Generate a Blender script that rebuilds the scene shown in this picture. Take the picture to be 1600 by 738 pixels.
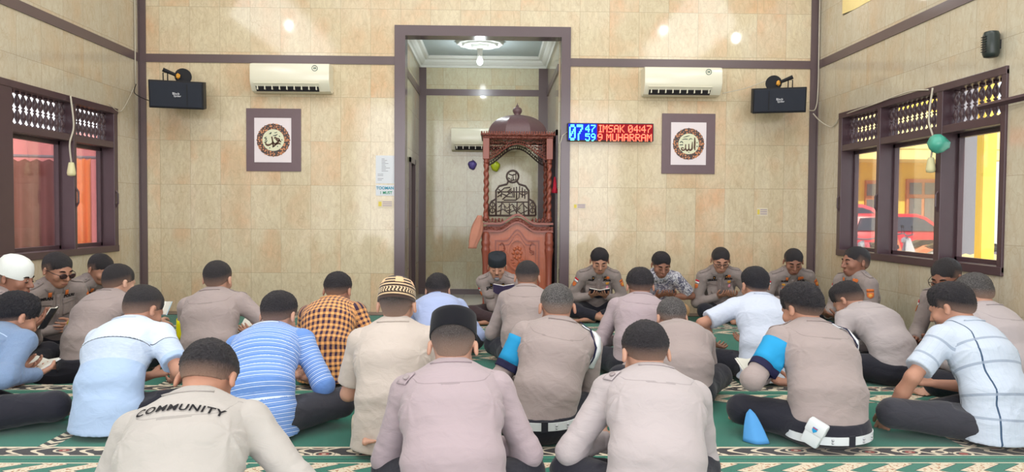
import bpy, bmesh, math, random
import numpy as np
from math import pi, sin, cos, radians as R, sqrt, atan2
from mathutils import Vector, Matrix, Euler
from mathutils.bvhtree import BVHTree

for _o in list(bpy.data.objects):
    bpy.data.objects.remove(_o)
SC = bpy.context.scene
COL = SC.collection

# ------------------------------------------------------------------ camera
FPX = 1160.0
CAMZ = 1.05
cam_d = bpy.data.cameras.new('camera')
cam_d.sensor_width = 36.0
cam_d.lens = 36.0 * FPX / 1600.0
cam_d.clip_start = 0.05
cam_d.clip_end = 200
cam = bpy.data.objects.new('camera', cam_d)
COL.objects.link(cam)
CAMR = (Matrix.Rotation(-math.atan(25 / FPX), 3, 'Z') @ Matrix.Rotation(pi / 2 - math.atan(38 / FPX), 3, 'X')
        @ Matrix.Rotation(R(0.4), 3, 'Z'))
cam.matrix_world = Matrix.Translation((0, 0, CAMZ)) @ CAMR.to_4x4()
SC.camera = cam
SC.view_settings.view_transform = 'Standard'
SC.view_settings.look = 'None'
SC.view_settings.exposure = 0.3
SC.view_settings.gamma = 1.0
SC.view_settings.use_curve_mapping = False
SC.cycles.max_bounces = 8
SC.cycles.diffuse_bounces = 4
SC.cycles.glossy_bounces = 3
SC.cycles.transparent_max_bounces = 12
SC.cycles.sample_clamp_indirect = 4.0
SC.cycles.use_denoising = True

# ------------------------------------------------------------------ light
world = bpy.data.worlds.new('sky')
SC.world = world
world.use_nodes = True
wn = world.node_tree
wn.nodes['Background'].inputs[0].default_value = (0.86, 0.93, 1.0, 1)
wn.nodes['Background'].inputs[1].default_value = 1.2

def light(name, kind, loc, power, color=(1, 1, 1), size=1.0, size_y=None, rot=None, radius=None):
    d = bpy.data.lights.new(name, kind)
    d.energy = power
    d.color = color
    if kind == 'AREA':
        d.shape = 'RECTANGLE'
        d.size = size
        d.size_y = size_y or size
    if kind == 'SUN':
        d.angle = R(1.0)
    if radius:
        d.shadow_soft_size = radius
    o = bpy.data.objects.new(name, d)
    COL.objects.link(o)
    o.location = loc
    if rot:
        o.rotation_euler = rot
    return o

light('sun', 'SUN', (0, 0, 20), 4.2, (1.0, 0.94, 0.82), rot=(R(52), 0, R(4)))
# daylight that comes in by the open rear doors behind the camera; side and ceiling panels are added fill
light('rear_daylight', 'AREA', (-0.2, -2.8, 1.9), 235, (1.0, 0.97, 1.0), 6.4, 3.4, (R(90), 0, 0))
light('side_fill_left', 'AREA', (-3.5, 2.6, 3.9), 70, (0.93, 0.96, 1.0), 5.0, 1.0, (R(60), 0, R(-90)))  # added fill panel; the left wall has no high opening
light('side_fill_right', 'AREA', (3.15, 2.6, 3.9), 70, (0.97, 0.98, 1.0), 5.0, 1.0, (R(60), 0, R(90)))  # its added counterpart on the right, not set in the clerestory opening
light('overhead_fill', 'AREA', (-0.2, 4.0, 4.45), 95, (1, 0.97, 0.98), 5.0, 5.0, (0, 0, 0))  # added overhead fill under a closed ceiling

# ------------------------------------------------------------------ picture rays -> places
def ray(px, py):
    return CAMR @ Vector(((px - 800) / FPX, (369 - py) / FPX, -1.0))
def at(px, py, Y):
    d = ray(px, py)
    return Vector((0, 0, CAMZ)) + d * (Y / d.y)
def atx(px, py, X):
    d = ray(px, py)
    return Vector((0, 0, CAMZ)) + d * (X / d.x)
CINV = CAMR.transposed()
def project(p):
    q = CINV @ (Vector(p) - Vector((0, 0, CAMZ)))
    return 800 - q.x / q.z * FPX, 369 + q.y / q.z * FPX

# ------------------------------------------------------------------ colour & nodes
def srgb(r, g, b):
    def f(c):
        c /= 255.0
        return c / 12.92 if c <= 0.04045 else ((c + 0.055) / 1.055) ** 2.4
    return (f(r), f(g), f(b), 1.0)

class NT:
    def __init__(s, name):
        s.m = bpy.data.materials.new(name)
        s.m.use_nodes = True
        s.t = s.m.node_tree
        s.b = s.t.nodes['Principled BSDF']
        s.out = s.t.nodes['Material Output']
    def n(s, kind, **kw):
        nd = s.t.nodes.new(kind)
        ins = kw.pop('i', {})
        for k, v in kw.items():
            setattr(nd, k, v)
        for k, v in ins.items():
            s.put(nd.inputs[k], v)
        return nd
    def put(s, sock, v):
        if isinstance(v, bpy.types.NodeSocket):
            s.t.links.new(v, sock)
        else:
            sock.default_value = v
    def m_(s, op, a, b=None, c=None, clamp=False):
        nd = s.t.nodes.new('ShaderNodeMath')
        nd.operation = op
        nd.use_clamp = clamp
        s.put(nd.inputs[0], a)
        if b is not None: s.put(nd.inputs[1], b)
        if c is not None: s.put(nd.inputs[2], c)
        return nd.outputs[0]
    def mix(s, f, a, b, mode='MIX'):
        nd = s.t.nodes.new('ShaderNodeMix')
        nd.data_type = 'RGBA'
        nd.blend_type = mode
        s.put(nd.inputs[0], f)
        s.put(nd.inputs[6], a)
        s.put(nd.inputs[7], b)
        return nd.outputs[2]
    def ramp(s, f, stops, interp='LINEAR'):
        nd = s.t.nodes.new('ShaderNodeValToRGB')
        nd.color_ramp.interpolation = interp
        e = nd.color_ramp.elements
        e[0].position, e[0].color = stops[0]
        e[1].position, e[1].color = stops[1]
        for p, c in stops[2:]:
            x = e.new(p); x.color = c
        s.put(nd.inputs[0], f)
        return nd.outputs[0]
    def noise(s, vec, scale, detail=2, rough=.5, dist=0):
        nd = s.n('ShaderNodeTexNoise', i={'Scale': scale, 'Detail': detail, 'Roughness': rough, 'Distortion': dist})
        if vec is not None: s.put(nd.inputs['Vector'], vec)
        return nd.outputs[0]
    def vor(s, vec, scale, feature='F1', rnd=1.0):
        nd = s.n('ShaderNodeTexVoronoi', feature=feature, i={'Scale': scale, 'Randomness': rnd})
        if vec is not None: s.put(nd.inputs['Vector'], vec)
        return nd
    def mapping(s, vec, scale=(1, 1, 1), loc=(0, 0, 0), rot=(0, 0, 0)):
        return s.n('ShaderNodeMapping', i={'Vector': vec, 'Scale': scale, 'Location': loc, 'Rotation': rot}).outputs[0]
    def obj(s):
        return s.n('ShaderNodeTexCoord').outputs['Object']
    def xyz(s, v):
        nd = s.n('ShaderNodeSeparateXYZ', i={0: v})
        return nd.outputs
    def comb(s, x, y, z):
        return s.n('ShaderNodeCombineXYZ', i={0: x, 1: y, 2: z}).outputs[0]
    def band(s, v, lo, hi):   # 1 inside lo..hi
        return s.m_('MULTIPLY', s.m_('GREATER_THAN', v, lo), s.m_('LESS_THAN', v, hi))
    def bump(s, h, strength=.3, dist=.01, normal=None):
        nd = s.n('ShaderNodeBump', i={'Strength': strength, 'Distance': dist, 'Height': h})
        if normal is not None: s.put(nd.inputs['Normal'], normal)
        return nd.outputs[0]
    def fin(s, color=None, rough=.5, spec=.5, metal=0, normal=None, **kw):
        if color is not None: s.put(s.b.inputs['Base Color'], color)
        s.put(s.b.inputs['Roughness'], rough)
        s.put(s.b.inputs['Specular IOR Level'], spec)
        s.put(s.b.inputs['Metallic'], metal)
        if normal is not None: s.put(s.b.inputs['Normal'], normal)
        for k, v in kw.items():
            s.put(s.b.inputs[k.replace('_', ' ')], v)
        return s.m

_pl = {}
def plain(name, col, rough=.5, spec=.5, metal=0, var=.06, scale=18, bump=0.0, bscale=200, **kw):
    if name in _pl: return _pl[name]
    t = NT(name)
    o = t.obj()
    c2 = tuple(min(1, x * (1 + var)) for x in col[:3]) + (1,)
    c1 = tuple(x * (1 - var) for x in col[:3]) + (1,)
    c = t.mix(t.noise(o, scale, 3), c1, c2)
    nrm = t.bump(t.noise(o, bscale, 2), bump, .002) if bump else None
    _pl[name] = t.fin(c, rough, spec, metal, nrm, **kw)
    return _pl[name]
def emit(name, col, strength):
    if name in _pl: return _pl[name]
    t = NT(name)
    t.fin((0, 0, 0, 1), .6, .2)
    t.put(t.b.inputs['Emission Color'], col)
    t.put(t.b.inputs['Emission Strength'], strength)
    _pl[name] = t.m
    return t.m

# ------------------------------------------------------------------ mesh helpers
def link(name, me, mat=None, parent=None, smooth=False):
    o = bpy.data.objects.new(name, me)
    COL.objects.link(o)
    if mat is not None and not me.materials:
        me.materials.append(mat)
    if parent is not None:
        o.parent = parent
    if smooth and len(me.polygons):
        me.polygons.foreach_set('use_smooth', [True] * len(me.polygons))
    return o
def tag(o, label=None, cat=None, group=None, kind=None):
    if label: o['label'] = label
    if cat: o['category'] = cat
    if group: o['group'] = group
    if kind: o['kind'] = kind
    return o
def empty(name, loc=(0, 0, 0), rz=0, scale=1.0):
    o = bpy.data.objects.new(name, None)
    COL.objects.link(o)
    o.empty_display_size = .1
    o.location = loc
    o.rotation_euler = (0, 0, rz)
    o.scale = (scale,) * 3
    return o

class MB:
    """collects shapes into one bmesh"""
    def __init__(s):
        s.bm = bmesh.new()
        s.M = Matrix.Identity(4)
    def v(s, p):
        return s.bm.verts.new(s.M @ Vector(p))
    def box(s, lo, hi, bevel=0):
        x0, y0, z0 = lo; x1, y1, z1 = hi
        vs = [s.v(p) for p in ((x0,y0,z0),(x1,y0,z0),(x1,y1,z0),(x0,y1,z0),(x0,y0,z1),(x1,y0,z1),(x1,y1,z1),(x0,y1,z1))]
        fs = [s.bm.faces.new([vs[i] for i in f]) for f in ((0,3,2,1),(4,5,6,7),(0,1,5,4),(1,2,6,5),(2,3,7,6),(3,0,4,7))]
        if bevel:
            es = list({e for f in fs for e in f.edges})
            bmesh.ops.bevel(s.bm, geom=es, offset=bevel, segments=2, affect='EDGES', profile=.5)
        return s
    def rings(s, rings, closed=True, cap=True):
        R_ = [[s.v(p) for p in r] for r in rings]
        n = len(R_[0])
        for a, b in zip(R_, R_[1:]):
            for i in range(n if closed else n - 1):
                j = (i + 1) % n
                s.bm.faces.new((a[i], a[j], b[j], b[i]))
        if cap and closed:
            s.bm.faces.new(list(reversed(R_[0])))
            s.bm.faces.new(R_[-1])
        return s
    def lathe(s, prof, n=20, c=(0, 0, 0), sx=1, sy=1, cap=True, tw=0.0):
        rs = []
        for i, (r, z) in enumerate(prof):
            r = max(r, 1e-4)
            rs.append([(c[0] + r * sx * cos(2*pi*k/n), c[1] + r * sy * sin(2*pi*k/n), c[2] + z) for k in range(n)])
        return s.rings(rs, cap=cap)
    def tube(s, pts, r, n=8, cap=True):
        pts = [Vector(p) for p in pts]
        rr = r if isinstance(r, (list, tuple)) else [r] * len(pts)
        rs = []
        up = None
        for i, p in enumerate(pts):
            d = (pts[min(i+1, len(pts)-1)] - pts[max(i-1, 0)]).normalized()
            if up is None:
                up = Vector((0, 0, 1)) if abs(d.z) < .9 else Vector((1, 0, 0))
            a = d.cross(up).normalized()
            b = a.cross(d).normalized()
            up = b
            rs.append([p + a * rr[i] * cos(2*pi*k/n) + b * rr[i] * sin(2*pi*k/n) for k in range(n)])
        return s.rings(rs, cap=cap)
    def prism(s, poly, y0, y1, axis='y'):
        """poly of (a,b); extruded along y (a=x,b=z)"""
        def P(a, b, c):
            return {'y': (a, c, b), 'z': (a, b, c), 'x': (c, a, b)}[axis]
        A = [s.v(P(a, b, y0)) for a, b in poly]
        B = [s.v(P(a, b, y1)) for a, b in poly]
        n = len(poly)
        fs = []
        for i in range(n):
            j = (i + 1) % n
            fs.append(s.bm.faces.new((A[i], A[j], B[j], B[i])))
        fs.append(s.bm.faces.new(list(reversed(A))))
        fs.append(s.bm.faces.new(B))
        return s
    def ball(s, c, r, sub=2):
        rx, ry, rz = r if isinstance(r, (tuple, list)) else (r, r, r)
        m = s.M @ Matrix.Translation(c) @ Matrix.Diagonal((rx, ry, rz, 1))
        bmesh.ops.create_icosphere(s.bm, subdivisions=sub, radius=1, matrix=m)
        return s
    def build(s, name, mat=None, parent=None, smooth=False, normals=True):
        if normals:
            bmesh.ops.recalc_face_normals(s.bm, faces=s.bm.faces[:])
        me = bpy.data.meshes.new(name)
        s.bm.to_mesh(me)
        s.bm.free()
        o = link(name, me, mat, parent, smooth)
        return o
def autosmooth(o, ang=40):
    me = o.data
    me.polygons.foreach_set('use_smooth', [True] * len(me.polygons))
    try:
        me.set_sharp_from_angle(angle=R(ang))
    except Exception:
        pass
    return o

def text_mesh(s, size, extrude=0.0, xscale=1.0, align='CENTER', bold=0.0, spacing=1.0):
    cu = bpy.data.curves.new('t', 'FONT')
    cu.body = s
    cu.size = size
    cu.extrude = extrude
    cu.offset = bold
    cu.space_character = spacing
    cu.align_x = align
    cu.align_y = 'CENTER'
    cu.resolution_u = 3
    o = bpy.data.objects.new('t', cu)
    COL.objects.link(o)
    bpy.context.view_layer.update()
    dg = bpy.context.evaluated_depsgraph_get()
    me = bpy.data.meshes.new_from_object(o.evaluated_get(dg))
    bpy.data.objects.remove(o)
    bpy.data.curves.remove(cu)
    me.materials.clear()
    if xscale != 1:
        for v in me.vertices: v.co.x *= xscale
    return me
def text_obj(name, s, size, loc, mat, parent=None, rot=(R(90), 0, 0), **kw):
    me = text_mesh(s, size, **kw)
    o = link(name, me, mat, parent)
    o.location = loc
    o.rotation_euler = rot
    return o
# ================================================================== THE ROOM
WX0, WX1, WY, WZ = -3.627, 3.316, 7.66, 4.6

def mat_tile(name, axes, base=(210, 191, 157), warm=(222, 172, 130), pale=(226, 214, 184), rough=.09):
    t = NT(name)
    o = t.obj()
    x, y, z = t.xyz(o)
    d = {'x': x, 'y': y, 'z': z}
    v = t.comb(d[axes[0]], d[axes[1]], 0.0)
    br = t.n('ShaderNodeTexBrick', offset=0.0, squash=1.0, i={'Vector': t.mapping(v, loc=(.07, .045, 0)), 'Color1': (0, 0, 0, 1), 'Color2': (1, 1, 1, 1),
             'Mortar': (.5, .5, .5, 1), 'Scale': 1.0, 'Mortar Size': .0016, 'Mortar Smooth': .1, 'Brick Width': .305, 'Row Height': .45})
    tone = t.xyz(br.outputs[0])[0]
    # blocks of marbled stone printed on each tile
    off = t.comb(t.m_('MULTIPLY', tone, 7.0), t.m_('MULTIPLY', tone, 3.0), t.m_('MULTIPLY', tone, 11.0))
    vv = t.n('ShaderNodeVectorMath', operation='ADD', i={0: v, 1: off}).outputs[0]
    cells = t.vor(t.mapping(t.n('ShaderNodeVectorMath', operation='ADD', i={0: vv, 1: t.n('ShaderNodeVectorMath', operation='SCALE', i={0: t.n('ShaderNodeTexNoise', i={'Vector': vv, 'Scale': 14.0, 'Detail': 4.0}).outputs[1], 3: .09}).outputs[0]}).outputs[0], scale=(1, .62, 1)), 6.5, 'SMOOTH_F1')
    cellc = t.xyz(cells.outputs[1])[0]
    warp = t.n('ShaderNodeVectorMath', operation='ADD', i={0: vv, 1: t.n('ShaderNodeVectorMath', operation='SCALE', i={0: t.n('ShaderNodeTexNoise', i={'Vector': vv, 'Scale': 5.0, 'Detail': 3.0}).outputs[1], 3: .16}).outputs[0]}).outputs[0]
    veins = t.vor(t.mapping(warp, scale=(1, .5, 1)), 17.0, 'DISTANCE_TO_EDGE').outputs[0]
    vein = t.m_('SUBTRACT', 1.0, t.m_('MULTIPLY', veins, 26.0, clamp=True), clamp=True)
    vein = t.m_('MULTIPLY', vein, t.m_('MULTIPLY', t.noise(vv, 9, 2), .8))
    nz = t.noise(vv, 3.2, 4, .55, .6)
    c = t.mix(t.m_('MULTIPLY', nz, 1.0), srgb(*base), srgb(*pale))
    wf = t.m_('MULTIPLY', t.m_('SUBTRACT', t.m_('ADD', t.m_('MULTIPLY', tone, .6), t.m_('MULTIPLY', cellc, .75)), .55, clamp=True), 1.1, clamp=True)
    c = t.mix(t.m_('MULTIPLY', wf, t.m_('MULTIPLY', t.noise(vv, 6, 3), 1.7), clamp=True), c, srgb(*warm))
    c = t.mix(t.m_('MULTIPLY', t.m_('SUBTRACT', 1.0, tone), .22), c, srgb(232, 224, 200))
    c = t.mix(t.m_('MULTIPLY', vein, .6), c, srgb(168, 142, 108))
    c = t.mix(t.m_('MULTIPLY', t.m_('SUBTRACT', t.noise(t.mapping(vv, scale=(2.6, 1, 1), rot=(0, 0, .3)), 9, 5, .75, 1.0), .38, clamp=True), 1.5), c, srgb(176, 154, 122))
    c = t.mix(t.m_('MULTIPLY', br.outputs[1], .75), c, srgb(158, 140, 116))
    bmp = t.bump(t.m_('SUBTRACT', 1.0, br.outputs[1]), .25, .003)
    return t.fin(c, rough, .5, 0, t.bump(t.noise(v, 3.0, 2), .02, .02, bmp))
M_tile_back = mat_tile('glazed_tile_back', 'xz')
M_tile_side = mat_tile('glazed_tile_side', 'yz', base=(196, 186, 166), warm=(204, 176, 142), pale=(206, 200, 182))
M_niche_back = mat_tile('glazed_tile_niche', 'xz', base=(196, 190, 160), warm=(206, 178, 138), pale=(206, 206, 180))
M_niche_side = mat_tile('glazed_tile_niche_side', 'yz', base=(196, 192, 164), pale=(206, 206, 180))
M_trim = plain('mauve_trim_tile', srgb(98, 82, 84), .28, .5, var=.07, scale=5)
M_wood = plain('dark_painted_wood', srgb(78, 58, 64), .33, .5, var=.10, scale=9)
M_white = plain('white_paint', srgb(226, 228, 222), .6, .3, var=.02)
M_plaster = plain('cream_plaster', srgb(222, 214, 190), .8, .2)
M_black = plain('black_plastic', srgb(32, 34, 40), .4, .4)
M_cable = plain('pale_cable', srgb(196, 188, 172), .5, .4)

def mat_carpet():
    t = NT('green_prayer_carpet')
    o = t.obj()
    x, y, z = t.xyz(o)
    P = 1.16
    q = t.m_('MODULO', t.m_('ADD', t.m_('SUBTRACT', y, 3.16), 11.6), P)     # 0 at the near edge of each flower band
    # pile
    fine = t.noise(o, 420, 2)
    green = t.mix(t.noise(o, 3, 3), srgb(0, 98, 82), srgb(10, 124, 102))
    green = t.mix(t.m_('MULTIPLY', fine, .35), green, srgb(2, 70, 60))
    cream, dark, red = srgb(214, 200, 176), srgb(34, 30, 34), srgb(150, 62, 52)
    # flower border
    fl = t.vor(t.mapping(o, scale=(8.5, 13, 1)), 1.0, 'F1', .75)
    dd = fl.outputs[0]
    flower = t.mix(t.m_('LESS_THAN', dd, .20), dark, red)
    flower = t.mix(t.m_('LESS_THAN', dd, .085), flower, cream)
    ring = t.band(dd, .30, .40)
    flower = t.mix(ring, flower, cream)
    wv = t.m_('SINE', t.m_('ADD', t.m_('MULTIPLY', x, 60.0), t.m_('MULTIPLY', t.m_('SINE', t.m_('MULTIPLY', y, 55.0)), 2.0)))
    flower = t.mix(t.m_('MULTIPLY', t.m_('GREATER_THAN', wv, .72), t.m_('GREATER_THAN', dd, .42)), flower, cream)
    # leaf border (near band): diagonal cream and green strokes
    ql = t.m_('DIVIDE', t.m_('SUBTRACT', q, P - .26), .17)
    ab = t.m_('ABSOLUTE', t.m_('SUBTRACT', ql, .5))
    zig = t.m_('SINE', t.m_('ADD', t.m_('MULTIPLY', x, 34.0), t.m_('MULTIPLY', t.m_('PINGPONG', t.m_('MULTIPLY', ql, 2.2), 1.0), 4.0)))
    leaf = t.mix(t.m_('GREATER_THAN', zig, -.1), srgb(28, 110, 92), cream)
    leaf = t.mix(t.band(zig, -.25, -.05), leaf, dark)
    leaf = t.mix(t.m_('MULTIPLY', t.m_('GREATER_THAN', t.noise(o, 70, 1), .58), t.m_('GREATER_THAN', zig, .2)), leaf, srgb(170, 120, 84))
    # cross bands
    c = green
    c = t.mix(t.band(q, 0.0, .11), c, flower)
    c = t.mix(t.band(q, -.012, .008), c, cream)
    c = t.mix(t.band(q, .105, .122), c, cream)
    c = t.mix(t.band(q, P - .045, P - .035), c, srgb(6, 60, 50))
    c = t.mix(t.band(q, P - .032, P - .026), c, srgb(90, 160, 130))
    c = t.mix(t.band(q, P - .26, P - .09), c, leaf)
    c = t.mix(t.band(q, P - .268, P - .258), c, dark)
    c = t.mix(t.band(q, P - .095, P - .086), c, cream)
    # lengthwise borders between prayer places
    r = t.m_('MODULO', t.m_('ADD', t.m_('ADD', x, 2.015), 13.8), .69)
    zz = t.m_('SINE', t.m_('ADD', t.m_('MULTIPLY', y, 120.0), t.m_('MULTIPLY', t.m_('PINGPONG', t.m_('MULTIPLY', r, 28.0), 1.0), 3.2)))
    lb = t.mix(t.m_('GREATER_THAN', zz, 0.0), dark, cream)
    lb = t.mix(t.band(zz, -.3, .0), lb, srgb(20, 90, 70))
    inb = t.m_('MULTIPLY', t.m_('LESS_THAN', r, .07), t.m_('GREATER_THAN', q, .12))
    inb = t.m_('MULTIPLY', inb, t.m_('LESS_THAN', q, P - .26))
    c = t.mix(inb, c, lb)
    return t.fin(c, .95, .1, 0, t.bump(fine, .5, .004), Sheen_Weight=.25)
M_carpet = mat_carpet()

def mat_floor():
    t = NT('pale_floor_tile')
    o = t.obj()
    br = t.n('ShaderNodeTexBrick', offset=0.0, i={'Vector': o, 'Color1': srgb(206, 204, 190), 'Color2': srgb(198, 194, 178), 'Mortar': srgb(150, 146, 134),
             'Scale': 1.0, 'Mortar Size': .002, 'Brick Width': .4, 'Row Height': .4})
    return t.fin(br.outputs[0], .18, .5)
M_floor = mat_floor()

def struct(o, kind='structure'):
    o['kind'] = kind
    return o

# openings of the side walls (y0, y1, z0, z1)
LWIN = (4.35, 7.19, .645, 2.005)
RWIN = (4.77, 7.13, .65, 2.02)
ARCH = (4.6, 7.13, 2.95, 3.70)
def wall_with_holes(name, x0, x1, ys, holes, mat):
    m = MB()
    ycuts = sorted({ys[0], ys[1]} | {h[0] for h in holes} | {h[1] for h in holes})
    for a, b in zip(ycuts, ycuts[1:]):
        zs = [0.0]
        for h in sorted(holes, key=lambda h: h[2]):
            if h[0] <= a + 1e-6 and h[1] >= b - 1e-6:
                zs += [h[2], h[3]]
        zs.append(WZ)
        for k in range(0, len(zs), 2):
            m.box((x0, a, zs[k]), (x1, b, zs[k + 1]))
    return struct(m.build(name, mat))
wall_with_holes('wall_left', WX0 - .15, WX0, (-3.1, WY), [LWIN, (.6, 3.4, .65, 2.02), ], M_tile_side)
wall_with_holes('wall_right', WX1, WX1 + .15, (-3.1, WY), [RWIN, (.8, 3.4, .62, 1.99), (ARCH[0], ARCH[1], ARCH[2], ARCH[3])], M_tile_side)
# back wall with the niche opening
NX0, NX1, NTOP, NY = -.94, .664, 2.842, 9.5
for nm, a_, b_ in (('wall_back', (WX0 - .15, 0), (NX0, WZ)), ('wall_back_right', (NX1, 0), (WX1 + .15, WZ)), ('wall_back_top', (NX0, NTOP), (NX1, WZ))):
    struct(MB().box((a_[0], WY, a_[1]), (b_[0], WY + .15, b_[1])).build(nm, M_tile_back))
m = MB(); m.box((-1.2, NY, -.05), (.9, NY + .12, 3.1)); struct(m.build('wall_niche_back', M_niche_back))
# niche side walls, each with a low doorway
LD = (8.42, 8.95, 1.66); RD = (7.86, 8.72, 1.92)
NL, NRr = -.985, .646
m = MB(); m.box((NL - .12, WY + .15, -.05), (NL, LD[0], 3.1)); m.box((NL - .12, LD[1], -.05), (NL, NY, 3.1)); m.box((NL - .12, LD[0], LD[2]), (NL, LD[1], 3.1))
struct(m.build('wall_niche_left', M_niche_side))
m = MB(); m.box((NRr, WY + .15, -.05), (NRr + .12, RD[0], 3.1)); m.box((NRr, RD[1], -.05), (NRr + .12, NY, 3.1)); m.box((NRr, RD[0], RD[2]), (NRr + .12, RD[1], 3.1))
struct(m.build('wall_niche_right', M_niche_side))
# ceilings
m = MB(); m.box((-1.2, WY + .15, 3.0), (.9, NY + .1, 3.1)); struct(m.build('ceiling_niche', plain('grey_blue_ceiling', srgb(186, 198, 200), .7, .2)))
m = MB(); m.box((WX0 - .3, -3.3, WZ), (WX1 + .3, WY + .2, WZ + .12)); struct(m.build('ceiling', M_white))
# cornice of the niche
m = MB()
def cornice_prof(s):  # (inset, z)
    return [(0, 2.87), (.02, 2.87), (.03, 2.895), (.05, 2.905), (.075, 2.93), (.085, 2.955), (.12, 2.965), (.13, 3.0), (0, 3.0)]
pf = cornice_prof(1)
for side in ('l', 'r', 'b'):
    rs = []
    for q in ((0, 1) if side != 'b' else (0, 1)):
        ring = []
        for ins, z in pf:
            if side == 'l': ring.append((NL + ins, WY + .12 if q == 0 else NY - ins, z))
            if side == 'r': ring.append((NRr - ins, WY + .12 if q == 0 else NY - ins, z))
            if side == 'b': ring.append(((NL + ins) if q == 0 else (NRr - ins), NY - ins, z))
        rs.append(ring)
    m.rings(rs)
struct(m.build('trim_1', M_white))
# floors
m = MB(); m.box((WX0 - .15, -3.1, -.08), (WX1 + .15, NY + .1, -.012)); struct(m.build('floor', M_floor))
m = MB()
m.box((WX0, -3.0, -.014), (WX1, 7.44, 0.0))
cp = m.build('carpet', M_carpet); tag(cp, 'green prayer carpet with patterned cross bands covering the whole floor', 'carpet')
# rear wall with wide doorways
m = MB()
for a, b in ((WX0 - .15, -3.2), (-1.5, -1.1), (.7, 1.1), (2.8, WX1 + .15)):
    m.box((a, -3.25, 0), (b, -3.1, WZ))
m.box((WX0 - .15, -3.25, 3.9), (WX1 + .15, -3.1, WZ))
struct(m.build('wall_rear', M_plaster))
# mauve tile bands
def bandbox(name, lo, hi, mat=M_trim):
    return struct(MB().box(lo, hi).build(name, mat))
T = .012
bandbox('trim_2', (WX0, WY - T - .003, 0), (WX0 + .07, WY, WZ))                # corner strips
bandbox('trim_3', (WX1 - .08, WY - T - .003, 0), (WX1, WY, WZ))
bandbox('trim_4', (WX0, WY - .035, 0), (WX0 + T, WY, WZ))
bandbox('trim_5', (WX1 - T, WY - .035, 0), (WX1, WY, WZ))
bandbox('trim_6', (WX0, WY - T, 2.542), (NX0 - .1, WY, 2.625))           # horizontal band left and right of the niche
bandbox('trim_7', (NX1 + .085, WY - T, 2.545), (WX1, WY, 2.627))
bandbox('trim_8', (WX0, -3.0, 2.542), (WX0 + T - .002, WY, 2.625))
bandbox('trim_9', (WX1 - T + .002, -3.0, 2.545), (WX1, WY, 2.627))
M_gloss = plain('mauve_glazed_frame', srgb(100, 85, 90), .22, .5, var=.08, scale=4)
bandbox('trim_10', (NX0 - .105, WY - .02, 0), (NX0 + .004, WY + .17, NTOP + .1), M_gloss)   # frame of the niche
bandbox('trim_11', (NX1 - .004, WY - .02, 0), (NX1 + .09, WY + .17, NTOP + .1), M_gloss)
bandbox('trim_12', (NX0 + .004, WY - .021, NTOP - .004), (NX1 - .004, WY + .168, NTOP + .1), M_gloss)
bandbox('trim_13', (NL, NY - T - .003, 0), (NL + .09, NY, 2.87))
bandbox('trim_14', (NRr - .115, NY - T - .003, 0), (NRr, NY, 2.87))
bandbox('trim_15', (NL, NY - T, 2.52), (NRr, NY, 2.6))
bandbox('trim_16', (NL, WY + .15, 2.52), (NL + T, NY, 2.6))
bandbox('trim_17', (NRr - T, WY + .15, 2.52), (NRr, NY, 2.6))
bandbox('baseboard_back', (WX0, 7.44, -.012), (NX0 - .1, WY, .006))
bandbox('baseboard_back_right', (NX1 + .09, 7.44, -.012), (WX1, WY, .006))
bandbox('baseboard_niche', (NL, NY - .02, -.02), (NRr, NY, .055))
bandbox('baseboard_left', (WX0, -3, 0), (WX0 + .015, WY, .045))
bandbox('baseboard_right', (WX1 - .015, -3, 0), (WX1, WY, .045))
# doorways of the niche (dark side rooms behind)
M_dark = plain('unlit_room_painted_dark', srgb(46, 40, 46), .7, .2)  # darkness of the side rooms is put into this near-black wall colour
for n, (x, s, d) in enumerate(((NL, -1, LD), (NRr, 1, RD))):
    root = empty('door_%d' % (n + 1), (x, (d[0] + d[1]) / 2, 0)); struct(root)
    h = (d[1] - d[0]) / 2
    m = MB()
    for a, b in ((-h, -h + .05), (h - .05, h)):
        m.box((-.02 if s > 0 else -.1, a, -.01), (.1 if s > 0 else .02, b, d[2]))
    m.box((-.02 if s > 0 else -.1, -h, d[2] - .06), (.1 if s > 0 else .02, h, d[2] + .0))
    m.build('door_frame', M_trim if n == 0 else M_wood, root)
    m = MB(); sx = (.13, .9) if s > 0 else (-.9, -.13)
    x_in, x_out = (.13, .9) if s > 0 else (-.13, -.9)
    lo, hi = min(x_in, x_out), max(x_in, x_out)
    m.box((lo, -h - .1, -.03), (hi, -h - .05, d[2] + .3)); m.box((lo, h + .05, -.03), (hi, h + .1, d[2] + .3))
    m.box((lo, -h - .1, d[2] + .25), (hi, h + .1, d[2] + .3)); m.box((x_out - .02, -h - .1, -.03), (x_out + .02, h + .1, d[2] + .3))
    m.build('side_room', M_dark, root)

# ------------------------------------------------------------------ windows
def mat_glass(name, tint, gl=.12):
    t = NT(name)
    tr = t.n('ShaderNodeBsdfTransparent', i={'Color': tint})
    g = t.n('ShaderNodeBsdfGlossy', i={'Color': (1, 1, 1, 1), 'Roughness': .03})
    lw = t.n('ShaderNodeLayerWeight', i={'Blend': .15})
    f = t.m_('ADD', t.m_('MULTIPLY', lw.outputs[0], .5), gl * .4)
    mx = t.n('ShaderNodeMixShader', i={0: f, 1: tr.outputs[0], 2: g.outputs[0]})
    t.t.links.new(mx.outputs[0], t.out.inputs[0])
    return t.m
M_glass = mat_glass('clear_window_glass', (.96, .97, .96, 1), .05)
M_glass_brown = mat_glass('tinted_window_glass', (.82, .74, .76, 1), .1)
BAL = [(.010, 0), (.018, .0), (.018, .02), (.008, .03), (.02, .07), (.024, .10), (.014, .135), (.007, .15), (.015, .158), (.015, .168), (.007, .176), (.014, .19),
       (.024, .225), (.02, .255), (.008, .295), (.018, .305), (.018, .325), (.010, .325)]
bal_me = None
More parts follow.
